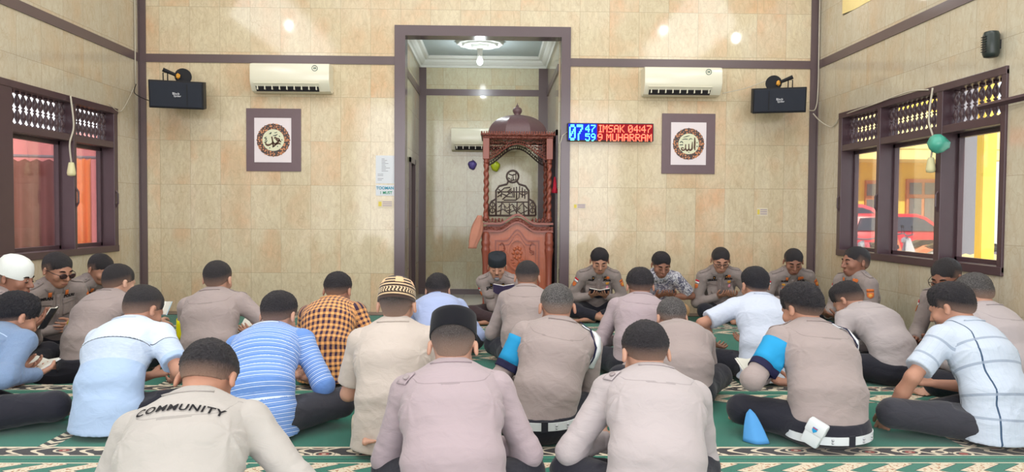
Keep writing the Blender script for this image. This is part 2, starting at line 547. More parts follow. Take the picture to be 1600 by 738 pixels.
def make_window(name, xw, s, span, opens, zr, glass, depth=.15):
    """xw inner face of wall, s=+1 right wall"""
    global bal_me
    y0, y1, z0, z1 = span
    root = empty(name, (xw, (y0 + y1) / 2, z0)); struct(root)
    cy = (y0 + y1) / 2
    xo = lambda a, b: (min(s * a, s * b), max(s * a, s * b))
    m = MB()
    a, b = xo(-.02, depth)
    def bx(ya, yb, za, zb, aa=a, bb=b):
        m.box((aa, ya - cy, za - z0), (bb, yb - cy, zb - z0), .004)
    bx(y0, y1, z0, z0 + .06); bx(y0, y1, z1 - .055, z1)
    a2, b2 = xo(-.012, depth)
    bx(y0 + .02, y1 - .02, zr - .03, zr + .03, a2, b2 - .003)
    edges = [y0] + [e for o in opens for e in o] + [y1]
    for k in range(0, len(edges), 2):
        bx(edges[k], edges[k + 1], z0 + .02, z1 - .02, a + .003, b - .006)
    m.build('window_frame', M_wood, root)
    if bal_me is None:
        mb = MB().lathe(BAL, 10)
        bo = mb.build('baluster', M_wood, root, True); bal_me = bo.data
        bpy.data.objects.remove(bo)
    for (ya, yb) in opens:
        g = MB(); ga, gb = xo(depth - .02, depth - .012)
        g.box((ga, ya - cy - .005, .05), (gb, yb - cy + .005, zr - z0 - .02)); g.build('pane', glass, root)
        sa, sb = xo(depth - .045, depth - .005)   # sash
        sm = MB()
        for u, v, p, q in ((ya, ya + .025, z0 + .05, zr - .03), (yb - .025, yb, z0 + .05, zr - .03), (ya, yb, z0 + .05, z0 + .09), (ya, yb, zr - .06, zr - .03)):
            sm.box((sa, u - cy, p - z0), (sb, v - cy, q - z0))
        sm.build('sash', M_wood, root)
        n = max(3, int((yb - ya) / .068))
        for k in range(n):
            bo = link('baluster', bal_me, None, root)
            bo.location = (s * .07, ya - cy + (k + .5) * (yb - ya) / n, zr + .03 - z0)
            bo.scale = (1.0, 1.0, (z1 - .055 - zr - .03) / .325)
        hm = MB().tube([(s * .02 - s * .03, yb - cy + .03, .42), (s * .02 - s * .05, yb - cy + .03, .46), (s * .02 - s * .05, yb - cy + .03, .55), (s * .02 - s * .03, yb - cy + .03, .58)], .008, 6)
        hm.build('window_handle', M_wood, root)
    return root
make_window('window_1', WX0, -1, LWIN, [(4.6, 5.40), (5.65, 6.45), (6.49, 7.12)], 1.655, M_glass_brown)
make_window('window_2', WX1, 1, RWIN, [(4.82, 5.46), (5.53, 6.35), (6.40, 7.06)], 1.68, M_glass)
make_window('window_3', WX0, -1, (.6, 3.4, .65, 2.02), [(.7, 1.5), (1.6, 2.4), (2.5, 3.3)], 1.69, M_glass)
make_window('window_4', WX1, 1, (.8, 3.4, .62, 1.99), [(.9, 1.65), (1.75, 2.5), (2.6, 3.3)], 1.665, M_glass)
# clerestory opening with rounded ends, high in the right wall
root = empty('window_5', (WX1, (ARCH[0] + ARCH[1]) / 2, ARCH[2])); struct(root)
m = MB()
cy = (ARCH[0] + ARCH[1]) / 2; hw = (ARCH[1] - ARCH[0]) / 2; hh = ARCH[3] - ARCH[2]
outer = [(-hw, 0), (hw, 0), (hw, hh), (-hw, hh)]
def capsule(n=10, r=.34, hw2=1.14):
    pts = []
    for k in range(n + 1):
        a = -pi / 2 + pi * k / n; pts.append((hw2 - r + r * cos(a), r + .03 + r * sin(a)))
    for k in range(n + 1):
        a = pi / 2 + pi * k / n; pts.append((-hw2 + r + r * cos(a), r + .03 + r * sin(a)))
    return pts
cp_ = capsule()
rs = []
def sq(p):
    x, z = p[0], p[1] - hh / 2
    f = max(abs(x) / hw, abs(z) / (hh / 2)); return (x / f, z / f + hh / 2)
for x_, lst in ((-.004, [sq(p) for p in cp_]), (-.004, cp_), (.15, cp_), (.15, [sq(p) for p in cp_])):
    rs.append([(x_, a, b) for a, b in lst])
m.rings(rs, cap=False)
m.build('rounded_surround', plain('yellow_reveal', srgb(236, 214, 150), .6, .3), root)
# ================================================================== MINBAR
def mat_carved(name, col, carve=0.5, scale=30, rough=.35):
    t = NT(name)
    o = t.obj()
    v = t.vor(o, scale, 'SMOOTH_F1').outputs[0]
    w = t.noise(o, scale * .8, 3, .6, 1.2)
    g = t.noise(t.mapping(o, scale=(1, 1, .12)), 60, 4, .6)
    c = t.mix(g, tuple(x * .8 for x in col[:3]) + (1,), tuple(min(1, x * 1.2) for x in col[:3]) + (1,))
    h = t.m_('ADD', v, w)
    return t.fin(c, rough, .5, 0, t.bump(h, carve, .02))
RW = srgb(140, 74, 58)
M_teak = mat_carved('polished_red_teak', RW, .04, 20)
M_teak_c = mat_carved('carved_red_teak', srgb(124, 66, 54), .9, 46)
M_teak_o = mat_carved('orange_teak_panel', srgb(172, 92, 60), .06, 20, .3)
M_dome = mat_carved('dark_dome_veneer', srgb(104, 80, 84), .05, 14, .4)
M_lat = mat_carved('blackened_lattice', srgb(66, 50, 46), .2, 60, .5)
MBX, MBY = .222, 7.98
mb = empty('minbar', (MBX, MBY, 0)); MS = .93; mb.scale = (MS, MS, 1)
tag(mb, 'carved red-brown wooden minbar pulpit with twisted columns and a dome, inside the niche', 'pulpit')
hw = .385
D0, D1 = -.27, .42      # front and back of the pulpit in local y
def XZ(px, py, dy=-.27):
    p = at(px, py, MBY + dy); return (p.x - MBX, p.z)
def arch(n=24, w=.385, zb=.94, rise=.10, flat=.42):
    """upper outline of the bench top: level ends and a raised ogee centre"""
    pts = []
    for k in range(n + 1):
        x = -w + 2 * w * k / n
        a = min(1, abs(x) / (w * .52))
        z = zb + rise * (.5 + .5 * cos(pi * a)) if abs(x) < w * .52 else zb
        pts.append((x, z))
    return pts
# body
m = MB(); m.box((-hw + .03, D0 + .03, 0), (hw - .03, D1, .90)); m.build('podium', M_teak, mb)
m = MB(); up = arch(w=.33, zb=.84, rise=.10); m.prism(up + [(.33, .02), (-.33, .02)], D0 + .005, D0 + .035); m.build('front_panel', M_teak_o, mb)
for k, (zb, th, y, mt) in enumerate(((.925, .022, D0 - .03, M_teak), (.865, .06, D0 - .015, M_teak_c), (.845, .02, D0 - .028, M_teak))):
    u = arch(w=.40, zb=zb + th / 2, rise=.095); l = arch(w=.40, zb=zb - th / 2, rise=.095)
    m = MB(); m.prism(u + list(reversed(l)), y, D0 + .06); m.build('arched_moulding', mt, mb)
# recessed arched fillet + oval medallion with blossom
def ringstrip(m, pts_in, pts_out, y0, y1):
    n = len(pts_in)
    for i in range(n - 1):
        m.prism([pts_in[i], pts_in[i+1], pts_out[i+1], pts_out[i]], y0, y1)
m = MB()
def ins(w, zb, r, zlow): return [(-w, zlow)] + [(-w, zb * .5 + zlow * .5)] + arch(18, w, zb, r) + [(w, zb * .5 + zlow * .5), (w, zlow)]
ringstrip(m, ins(.235, .74, .115, .08), ins(.25, .755, .115, .08), D0 - .008, D0 + .01)
ringstrip(m, ins(.205, .70, .115, .10), ins(.213, .71, .115, .10), D0 - .004, D0 + .01)
m.build('panel_fillet', M_teak, mb)
m = MB(); N = 28
oi = [(.098 * cos(2*pi*k/N), .60 + .15 * sin(2*pi*k/N)) for k in range(N + 1)]
oo = [(.112 * cos(2*pi*k/N), .60 + .166 * sin(2*pi*k/N)) for k in range(N + 1)]
ringstrip(m, oi, oo, D0 - .018, D0 + .01)
for k in range(8):
    a = 2 * pi * k / 8
    m.ball((.042 * cos(a), D0, .62 + .055 * sin(a)), (.022, .014, .022), 1)
m.ball((0, D0 - .004, .62), (.02, .018, .02), 1)
m.tube([(0, D0, .57), (.02, D0 - .004, .53), (-.01, D0, .47)], .007, 6)
for sx in (-1, 1):
    for q in range(3):
        m.ball((sx * (.03 + .012 * q), D0, .50 + .03 * q - .01), (.022, .010, .009), 1)
m.build('medallion', M_teak_o, mb)
# corner scrolls of the panel
for sx in (-1, 1):
    m = MB()
    for q in range(7):
        a = q * .9
        m.tube([(sx * (.165 + .03 * cos(a + t) * (1 - t / 5)), D0 - .003, .70 + .035 * sin(a + t) * (1 - t / 5) - q * .012) for t in (0, .7, 1.4, 2.1)], .0055, 5)
    m.build('scroll_carving', M_teak, mb)
# turned half columns at the front corners
prof = [(.03, 0), (.045, .02), (.045, .08), (.03, .10), (.034, .5), (.040, .60), (.047, .64), (.049, .66), (.040, .685), (.049, .71), (.049, .735), (.040, .75), (.046, .79), (.038, .825), (.02, .84)]
for sx in (-1, 1):
    m = MB().lathe(prof, 18, (sx * (hw - .03), D0 - .03, 0)); m.build('turned_post', M_teak, mb, True)
# lace edge on the bench top
for sx in (-1, 1):
    m = MB()
    for k in range(6):
        x = sx * (.17 + .037 * k)
        m.ball((x, D0, .955 + .01 * (k % 2)), (.017, .012, .024), 1)
        m.tube([(x - .012, D0, .94), (x, D0 - .006, .985 - .01 * (k % 2)), (x + .012, D0, .94)], .006, 5)
    m.build('lace_crest', M_teak_c, mb)
# twisted columns
def twisted(x, y, z0, z1, name='twisted_column'):
    m = MB()
    m.lathe([(.034, z0), (.034, z0 + .04), (.024, z0 + .055), (.03, z0 + .075), (.022, z0 + .09)], 12, (x, y, 0))
    m.lathe([(.022, z1 - .06), (.03, z1 - .045), (.024, z1 - .03), (.036, z1 - .01), (.036, z1)], 12, (x, y, 0))
    L = z1 - z0 - .14; n = 70; rs = []
    for i in range(n + 1):
        z = z0 + .08 + L * i / n; ph = i / n * L * 75
        rs.append([(x + (.0235 + .006 * cos(2 * a - ph)) * cos(a), y + (.0235 + .006 * cos(2 * a - ph)) * sin(a), z) for a in [2*pi*k/14 for k in range(14)]])
    m.rings(rs)
    return m.build(name, M_teak, mb, True)
for sx in (-1, 1):
    twisted(sx * (hw - .03), D0 + .03, .95, 1.61)
    twisted(sx * (hw - .03), D1 - .03, .95, 1.61)
# canopy
for sx in (-1, 1):
    for y in (D0 + .03, D1 - .03):
        m = MB(); m.box((sx * (hw - .03) - .036, y - .036, 1.595), (sx * (hw - .03) + .036, y + .036, 1.83), .004); m.build('corner_block', M_teak, mb)
m = MB(); m.box((-hw - .01, D0 - .01, 1.81), (hw + .01, D1 + .01, 1.84), .004); m.box((-hw - .03, D0 - .03, 1.84), (hw + .03, D1 + .03, 1.86), .004)
m.build('cornice', M_teak_c, mb)
m = MB()
for k in range(30):
    x = -hw - .02 + k * (2 * hw + .04) / 29
    m.lathe([(.010, 0), (.006, .012), (.009, .018), (.001, .028)], 6, (x, D0 - .02, 1.857))
for k in range(26):
    y = D0 - .02 + k * (D1 - D0 + .04) / 25
    for sx in (-1, 1): m.lathe([(.010, 0), (.006, .012), (.009, .018), (.001, .028)], 6, (sx * (hw + .02), y, 1.857))
m.build('crenellated_edge', M_teak, mb)
# pierced arch friezes on the four sides: scroll tendrils between two arcs
def frieze(y, name, mat, wdt=hw - .06, zt=1.81, drop=.215):
    m = MB()
    def low(x):
        a = min(1, abs(x) / wdt); return zt - .055 - (drop - .055) * (1 - cos(a * pi)) / 2 * (.55 + .45 * a)
    xs = [-wdt + 2 * wdt * k / 30 for k in range(31)]
    m.tube([(x, y, low(x)) for x in xs], .009, 6)
    m.tube([(x, y, min(zt - .012, low(x) + .034)) for x in xs], .006, 6)
    m.box((-wdt, y - .008, zt - .012), (wdt, y + .008, zt + .006))
    for x in (-wdt, wdt): m.box((x - .006, y - .008, low(wdt)), (x + .006, y + .008, zt))
    for k in range(26):
        x = -wdt + (k + .5) * 2 * wdt / 26
        m.ball((x, y, min(zt - .02, low(x) + .017)), (.006, .008, .016), 1)
    rnd = random.Random(4)
    for sx in (-1, 1):
        for q in range(13):
            x = sx * (wdt - .02 - .021 * q); top = zt - .018; b = low(x) + .04
            if top - b < .02: continue
            nn = max(1, int((top - b) / .034))
            for j in range(nn):
                zc = b + (j + .5) * (top - b) / nn; r = .0145
                m.tube([(x + sx * r * (1 - t / 9) * cos(t + q), y, zc + r * (1 - t / 9) * sin(t + q)) for t in (0, .8, 1.6, 2.4, 3.2, 4.0, 4.8)], .0042, 5)
    o = m.build(name, mat, mb, True)
    return o
frieze(D0 + .03, 'pierced_frieze', M_teak_c)
frieze(D1 - .03, 'pierced_frieze', M_lat, wdt=hw - .05, drop=.24)
for sx in (-1, 1):
    m = MB(); m.M = Matrix.Translation((sx * (hw - .03), (D0 + D1) / 2, 0)) @ Matrix.Rotation(pi / 2, 4, 'Z')
    wdt = .28; zt = 1.81
    xs = [-wdt + 2 * wdt * k / 20 for k in range(21)]
    lo_ = lambda x: zt - .05 - .15 * (abs(x) / wdt) ** 2
    m.tube([(x, 0, lo_(x)) for x in xs], .009, 6)
    for k in range(17):
        x = -wdt + (k + .5) * 2 * wdt / 17
        m.tube([(x - .012, 0, lo_(x)), (x + .012, 0, (lo_(x) + zt) / 2), (x - .008, 0, zt)], .005, 5)
    m.build('pierced_frieze', M_lat, mb, True)
# ribbed dome
m = MB(); cyd = (D0 + D1) / 2; rs = []
NS = 8; per = 6
for i in range(15):
    t_ = i / 14; ang = t_ * pi / 2
    rr = cos(ang) ** .9; z = 1.86 + .232 * sin(ang)
    ring = []
    for k in range(NS * per):
        a = 2 * pi * (k + 3) / (NS * per) + pi / 8 - pi / 8
        seg = (k % per) / per
        f = 1 / cos((seg - .5) * 2 * pi / NS) * cos(pi / NS) * .97 + .03
        ring.append((.368 * max(rr, .02) * f * cos(a), cyd + .34 * max(rr, .02) * f * sin(a), z))
    rs.append(ring)
m.rings(rs); dm = m.build('dome', M_dome, mb); autosmooth(dm, 18)
m = MB().lathe([(r_, 2.082 + (z_ - 2.19) * .75) for r_, z_ in [(.03, 2.19), (.04, 2.205), (.035, 2.215), (.047, 2.235), (.055, 2.262), (.05, 2.295), (.03, 2.315), (.02, 2.318), (.016, 2.325), (.02, 2.332), (.008, 2.35), (.005, 2.365), (.001, 2.385)]], 20, (0, cyd, 0))
m.build('finial', M_dome, mb, True)
# backrest: fretwork of interlaced writing, stepped outline
yb = D0 + .16
def P(px, py): # backrest picture coordinates
    p = at(px, py, MBY + MS * yb); return ((p.x - MBX) / MS, p.z)
m = MB()
def stroke(pts, r=.009, closed=False):
    r *= 1.25
    q = [P(*p) for p in pts]
    if closed: q.append(q[0])
    m.tube([(a, yb, b) for a, b in q], r, 6)
def circ(cx, cy, rad, n=20, a0=0, a1=2 * pi): return [(cx + rad * cos(a0 + (a1 - a0) * k / n), cy - rad * sin(a0 + (a1 - a0) * k / n)) for k in range(n + 1)]
stroke(circ(801, 276, 9.3), .010)
stroke([(794, 284), (792, 288), (780, 291), (775, 298), (775, 318), (775, 337)], .010)
stroke([(808, 284), (811, 288), (821, 291), (826, 298), (826, 318), (826, 337)], .010)
stroke([(775, 311), (768, 315), (764, 322), (764, 337)], .009)
stroke([(826, 311), (833, 315), (837, 322), (837, 337)], .009)
stroke([(764, 337), (801, 337), (837, 337)], .010)
for cx in (769.5, 832):
    stroke(circ(cx, 320, 3.4), .0055); stroke(circ(cx, 329, 3.6), .0055); stroke([(cx, 316), (cx, 334)], .005)
# inner interlace (flowing strokes like joined script)
for pts in ([(795, 272), (800, 274), (807, 272)], [(794, 278), (799, 281), (802, 272), (802, 282)], [(806, 270), (806, 281), (797, 283)],
            [(778, 303), (788, 294), (797, 293)], [(777, 300), (824, 300)], [(785, 312), (795, 303), (799, 294)], [(787, 313), (806, 313), (811, 309), (812, 291)],
            [(807, 312), (807, 292)], [(816, 309), (816, 293)], [(820, 311), (820, 296)], [(803, 309), (803, 293)], [(790, 307), (801, 308), (800, 300)],
            [(777, 308), (785, 303), (791, 306)], [(793, 300), (797, 303), (801, 299), (797, 296), (793, 300)], [(777, 316), (825, 316)], [(779, 324), (786, 318), (792, 326), (800, 319), (808, 327), (816, 318), (824, 326)],
            [(777, 331), (786, 327), (794, 333), (806, 328), (814, 334), (824, 329)], [(784, 316), (782, 336)], [(796, 318), (796, 336)], [(808, 317), (807, 336)], [(818, 317), (819, 336)],
            [(788, 322), (790, 330), (799, 328)], [(801, 322), (806, 331), (813, 325)], [(811, 302), (818, 305), (824, 302)], [(779, 296), (784, 300), (783, 308)]):
    stroke(pts, .0062)
m.build('script_fretwork', M_lat, mb, True)
m = MB(); m.box((-hw + .05, D0 + .05, .9), (hw - .05, D1 - .05, .93)); m.build('bench_top', M_teak, mb)

# cloth hanging over the left corner of the minbar
m = MB(); rs = []
for i in range(14):
    t_ = i / 13
    z = 1.00 - .34 * t_
    w = .02 + .03 * sin(pi * min(1, t_ * 1.1)) + .02 * t_
    ring = []
    for k in range(20):
        a = 2 * pi * k / 20
        f = 1 + .18 * sin(5 * a + 3 * t_)
        ring.append((-.075 * t_ + w * f * cos(a), .025 * f * sin(a), z))
    rs.append(ring)
m.rings(rs); cl = m.build('draped_cloth', plain('faded_rose_cloth', srgb(190, 132, 112), .9, .1, var=.1), None, True)
cl.location = (MBX - hw - .005, MBY + D0 - .075, 0.01)
tag(cl, 'faded rose cloth hanging over the left corner of the wooden minbar', 'cloth')
# red cloth in the right doorway of the niche
m = MB(); rs = []
for i in range(10):
    t_ = i / 9; ring = []
    for k in range(14):
        a = 2 * pi * k / 14; f = 1 + .25 * sin(4 * a + i)
        ring.append((.02 * f * cos(a) * (.4 + t_), .035 * f * sin(a) * (.5 + t_ * .6), -.17 * t_))
    rs.append(ring)
m.rings(rs); rc = m.build('red_cloth', plain('red_cloth', srgb(214, 52, 74), .8, .1), None, True)
rc.location = (NRr - .03, 7.83, 1.42)
tag(rc, 'small red cloth hanging at the dark doorway right of the minbar', 'cloth')

# ================================================================== CEILING ROSE AND LAMPS
m = MB()
cxr, cyr = at(750, 72, 8.6).x, 8.6
prof = [(.27, 0), (.262, -.03), (.24, -.04), (.232, -.012), (.205, -.012), (.20, -.045), (.17, -.055), (.162, -.016), (.11, -.018), (.10, -.06), (.07, -.08), (.03, -.085), (.0, -.085)]
rs = []
for r, z in prof:
    rs.append([(max(r, .001) * (1 + (.035 * cos(12 * a) if r > .16 else 0)) * cos(a), max(r, .001) * (1 + (.035 * cos(12 * a) if r > .16 else 0)) * sin(a), z) for a in [2*pi*k/72 for k in range(72)]])
m.rings(rs, cap=False)
ro = m.build('ceiling_rose', M_white, None, True); ro.location = (cxr, cyr, 3.0)
tag(ro, 'white scalloped plaster ceiling rose above the lamp in the niche', 'ceiling rose')
M_bulb = emit('lit_bulb', (.85, .95, 1, 1), 14)
M_bulb2 = emit('hall_bulb', (.9, .96, 1, 1), 60)
def lamp(x, y, z, label, power, group=None):
    root = empty('ceiling_lamp', (x, y, z)); tag(root, label, 'lamp', group)
    MB().lathe([(.05, 0), (.05, -.015), (.03, -.04), (.028, -.13), (.02, -.15)], 16).build('lamp_holder', M_white, root, True)
    MB().ball((0, 0, -.19), (.036, .036, .045), 2).build('bulb', M_bulb, root, True)
    light('lamp_light', 'POINT', (x, y, z - .28), power, (.9, .97, 1), radius=.04)
    return root
lamp(cxr, cyr, 2.965, 'lit white bulb hanging under the ceiling rose of the niche', 9)
for q, (x, y, w_) in enumerate(((-2.85, 5, 'left'), (2.3, 5, 'right'), (2.75, 6.75, 'right corner'))):
    root = empty('hanging_lamp', (x, y, WZ)); tag(root, 'bare bulb hanging on a cord from the hall ceiling, ' + w_ + ' one', 'lamp', None)
    dz = -.51 if q == 2 else 0
    MB().tube([(0, 0, 0), (0, 0, -.9 + dz)], .006, 6).build('cord', M_white, root)
    MB().lathe([(.03, -.9 + dz), (.03, -.97 + dz)], 12).build('lamp_holder', M_white, root, True)
    MB().ball((0, 0, -1.02 + dz), (.04, .04, .055), 2).build('bulb', M_bulb2, root, True)

# ================================================================== WALL THINGS
M_ac = plain('cream_gloss_plastic', srgb(232, 228, 208), .2, .5, var=.01)
M_slot = plain('air_slot_dark', srgb(46, 44, 48), .6, .3)
M_green = plain('green_badge', srgb(44, 84, 72), .4, .4)
def aircon(x0, x1, zt, ywall, label, logo=True):
    w = x1 - x0
    root = empty('air_conditioner', ((x0 + x1) / 2, ywall, zt - .285)); tag(root, label, 'air conditioner')
    h = .285
    prof = [(0, 0.03), (-.05, 0), (-.13, .012), (-.19, .075), (-.205, .12), (-.205, h - .04), (-.19, h - .01), (-.16, h), (0, h)]
    m = MB(); rs = []
    for x in (-w / 2, -w / 2 + .012, w / 2 - .012, w / 2):
        k = .985 if abs(x) > w / 2 - .006 else 1
        rs.append([(x, y * k, h / 2 + (z - h / 2) * k) for y, z in prof])
    m.rings(rs); o = m.build('casing', M_ac, root); autosmooth(o, 35)
    m = MB(); m.M = Matrix.Translation((0, -.205, 0))
    # outlet: dark slot with louvre and vanes on the sloping underside front
    a = Vector((-.188 + .205, .068)); b = Vector((-.13 + .205, .010))
    m = MB()
    for (u0, u1, off, x0_, x1_) in ((.08, .95, .004, -w / 2 + .05, w / 2 - .11),):
        p0 = (-.192, .072); p1 = (-.135, .012)
        m.rings([[(x, p0[0] - off, p0[1]), (x, p1[0] - off, p1[1] - off), (x, p1[0] + .02, p1[1] + .02), (x, p0[0] + .02, p0[1])] for x in (x0_, x1_)])
    m.build('outlet_slot', M_slot, root)
    m = MB()
    for k in range(9):
        x = -w / 2 + .07 + k * (w - .2) / 8
        m.box((x - .004, -.19, .02), (x + .004, -.16, .064))
    m.build('vanes', M_ac, root)
    m = MB(); m.rings([[(x, -.212, .080), (x, -.204, .086), (x, -.178, .058), (x, -.184, .052)] for x in (-w / 2 + .04, w / 2 - .10)])
    m.build('louvre', M_ac, root)
    if logo:
        m = MB(); N = 24
        m.M = Matrix.Translation((w / 2 - .14, -.207, h - .055))
        ri = [(.024 * cos(2*pi*k/N), .024 * sin(2*pi*k/N)) for k in range(N + 1)]
        ro_ = [(.030 * cos(2*pi*k/N), .030 * sin(2*pi*k/N)) for k in range(N + 1)]
        ringstrip(m, ri, ro_, 0, .003)
        m.box((-.012, 0, -.008), (-.002, .003, .010)); m.box((.002, 0, -.008), (.013, .003, .010))
        m.build('round_badge', M_green, root)
    return root
p0 = at(390, 97, WY - .2); p1 = at(514, 99, WY - .2)
aircon(p0.x, p1.x, p0.z, WY, 'cream split air conditioner on the tiled wall, left of the niche')
p0 = at(1008, 103, WY - .2); p1 = at(1129, 104, WY - .2)
aircon(p0.x, p1.x, p0.z, WY, 'cream split air conditioner on the tiled wall, right of the niche')
p0 = at(705, 199, NY - .2)
aircon(p0.x, p0.x + .82, p0.z, NY, 'white air conditioner inside the niche, half hidden by the minbar', False)

# calligraphy roundels
M_mauve = plain('mauve_square_tile', srgb(108, 88, 94), .25, .5, var=.05)
M_paper = plain('glossy_white_print', srgb(232, 222, 226), .3, .4, var=.01)
M_orn = NT('orange_ornament_ring'); _o = M_orn.obj()
_v = M_orn.vor(_o, 46, 'F1', .6).outputs[0]
_c = M_orn.mix(M_orn.m_('GREATER_THAN', _v, .42), srgb(196, 128, 86), srgb(72, 62, 62))
_c = M_orn.mix(M_orn.m_('LESS_THAN', _v, .14), _c, srgb(226, 190, 150))
M_orn = M_orn.fin(_c, .4, .4)
M_cream = plain('cream_disc', srgb(222, 222, 192), .4, .4, var=.02)
M_ink = plain('brown_ink', srgb(92, 66, 52), .5, .3)
M_ink2 = plain('green_ink', srgb(60, 74, 66), .5, .3)
def roundel(pxs, pys, inner, circ_c, rpx, label, strokes, marks):
    a = at(pxs[0], pys[0], WY - .02); b = at(pxs[1], pys[1], WY - .02)
    cx, cz = (a.x + b.x) / 2, (a.z + b.z) / 2
    root = empty('calligraphy_panel', (cx, WY, cz)); tag(root, label, 'wall panel')
    MB().box((a.x - cx, -.012, b.z - cz), (b.x - cx, 0, a.z - cz), .002).build('border_tiles', M_mauve, root)
    a = at(inner[0], inner[1], WY - .02); b = at(inner[2], inner[3], WY - .02)
    MB().box((a.x - cx, -.016, b.z - cz), (b.x - cx, -.010, a.z - cz)).build('print', M_paper, root)
    c = at(circ_c[0], circ_c[1], WY - .02); rr = rpx * WY / FPX
    ox, oz = c.x - cx, c.z - cz
    N = 96
    poly = []
    for k in range(N):
        an = 2 * pi * k / N
        s = abs(sin(6 * an)); r_ = rr * (.90 + .05 * s + .07 * max(0, cos(12 * an)) ** 6)
        poly.append((ox + r_ * cos(an), oz + r_ * sin(an)))
    MB().prism(poly, -.0185, -.0155).build('ornament_ring', M_orn, root)
    MB().prism([(ox + rr * .62 * cos(2*pi*k/48), oz + rr * .62 * sin(2*pi*k/48)) for k in range(48)], -.021, -.018).build('disc', M_cream, root)
    # script: thick and thin brush strokes
    def brush(m, pts):
        pts = [(x * 1.12, y * 1.12, w * 1.35) for x, y, w in pts]
        n = len(pts); N_ = 14
        out = []
        P_ = [Vector((x, y)) for x, y, w in pts]; W_ = [w for x, y, w in pts]
        S_ = []
        for i in range(n - 1):
            p_1 = P_[max(i-1, 0)]; p0_ = P_[i]; p1_ = P_[i+1]; p2_ = P_[min(i+2, n-1)]
            for q in range(6):
                t_ = q / 6
                S_.append((.5 * ((2*p0_) + (-p_1+p1_)*t_ + (2*p_1-5*p0_+4*p1_-p2_)*t_*t_ + (-p_1+3*p0_-3*p1_+p2_)*t_**3), W_[i] * (1-t_) + W_[i+1] * t_))
        S_.append((P_[-1], W_[-1]))
        L_, R__ = [], []
        for i, (p, w) in enumerate(S_):
            d = (S_[min(i+1, len(S_)-1)][0] - S_[max(i-1, 0)][0])
            if d.length < 1e-6: d = Vector((1, 0))
            d.normalize(); nrm = Vector((-d.y, d.x))
            L_.append(p + nrm * w / 2); R__.append(p - nrm * w / 2)
        for i in range(len(S_) - 1):
            q = [L_[i], L_[i+1], R__[i+1], R__[i]]
            m.bm.faces.new([m.v((ox + v.x * rr, -.0215, oz + v.y * rr)) for v in q])
    m = MB()
    for s_ in strokes: brush(m, s_)
    m.build('script', M_ink, root, normals=False)
    m = MB()
    for s_ in marks: brush(m, s_)
    m.build('script_marks', M_ink2, root, normals=False)
    return root
# strokes in units of the ring radius, origin at centre
muh = [[(.38, -.22, .03), (.30, -.17, .07), (.16, -.20, .07), (.05, -.30, .06), (-.05, -.36, .05)],
       [(.40, -.10, .05), (.30, -.02, .07), (.18, -.02, .05), (.22, .08, .06), (.32, .02, .05), (.24, -.10, .07), (.08, -.20, .08), (-.03, -.06, .05)],
       [(-.08, .18, .06), (-.04, .0, .06), (-.02, -.2, .07), (.02, -.36, .05)],
       [(-.04, -.14, .05), (-.14, -.22, .07), (-.28, -.26, .09), (-.38, -.20, .06), (-.36, -.10, .03)],
       [(.05, .08, .05), (.10, .14, .06), (.16, .09, .05), (.10, .03, .05)]]
muh_m = [[(-.42, -.04, .03), (-.34, .06, .04), (-.44, .10, .03), (-.34, .16, .03)], [(-.46, -.14, .03), (-.36, -.08, .04), (-.30, -.02, .03)],
         [(-.22, .30, .02), (-.10, .38, .04), (-.16, .28, .02)], [(-.02, .22, .02), (.12, .24, .05), (.22, .30, .02)], [(.30, .22, .04), (.34, .16, .04)], [(.42, .04, .04), (.46, -.02, .03)],
         [(.2, -.34, .04), (.24, -.30, .04)], [(-.2, -.42, .04), (-.16, -.38, .04)], [(.06, .36, .03), (.2, .40, .03)]]
alh = [[(.32, .34, .04), (.33, .1, .08), (.32, -.2, .08), (.35, -.34, .03)],
       [(.20, .12, .03), (.19, -.08, .06), (.18, -.26, .08), (.08, -.34, .08), (.02, -.24, .05), (.01, 0.0, .05)],
       [(.02, -.26, .06), (-.08, -.36, .08), (-.16, -.24, .05), (-.16, -.02, .05)],
       [(-.16, -.24, .05), (-.26, -.34, .07), (-.38, -.30, .06), (-.36, -.20, .04), (-.26, -.24, .05)]]
alh_m = [[(-.30, .34, .02), (-.10, .40, .04), (.05, .44, .02)], [(-.36, .22, .02), (-.2, .26, .04), (-.05, .24, .03)], [(0, .2, .02), (.1, .28, .04), (.2, .24, .02)],
         [(-.48, .06, .03), (-.38, .12, .05), (-.30, .04, .03)], [(-.5, -.06, .03), (-.3, -.05, .05)], [(.44, .10, .04), (.46, .04, .05)], [(.44, -.1, .04), (.47, -.16, .05)], [(.0, -.46, .05), (.03, -.43, .04)], [(-.40, -.38, .04), (-.34, -.42, .03)]]
roundel((384, 470), (169, 268), (397, 184, 455, 254), (427, 219), 27, 'mauve framed wall panel with the brown round calligraphy, left of the niche', muh, muh_m)
roundel((1035, 1117), (177, 272), (1049, 191, 1103, 258), (1076, 225), 26, 'mauve framed wall panel with the brown round calligraphy, right of the niche', alh, alh_m)

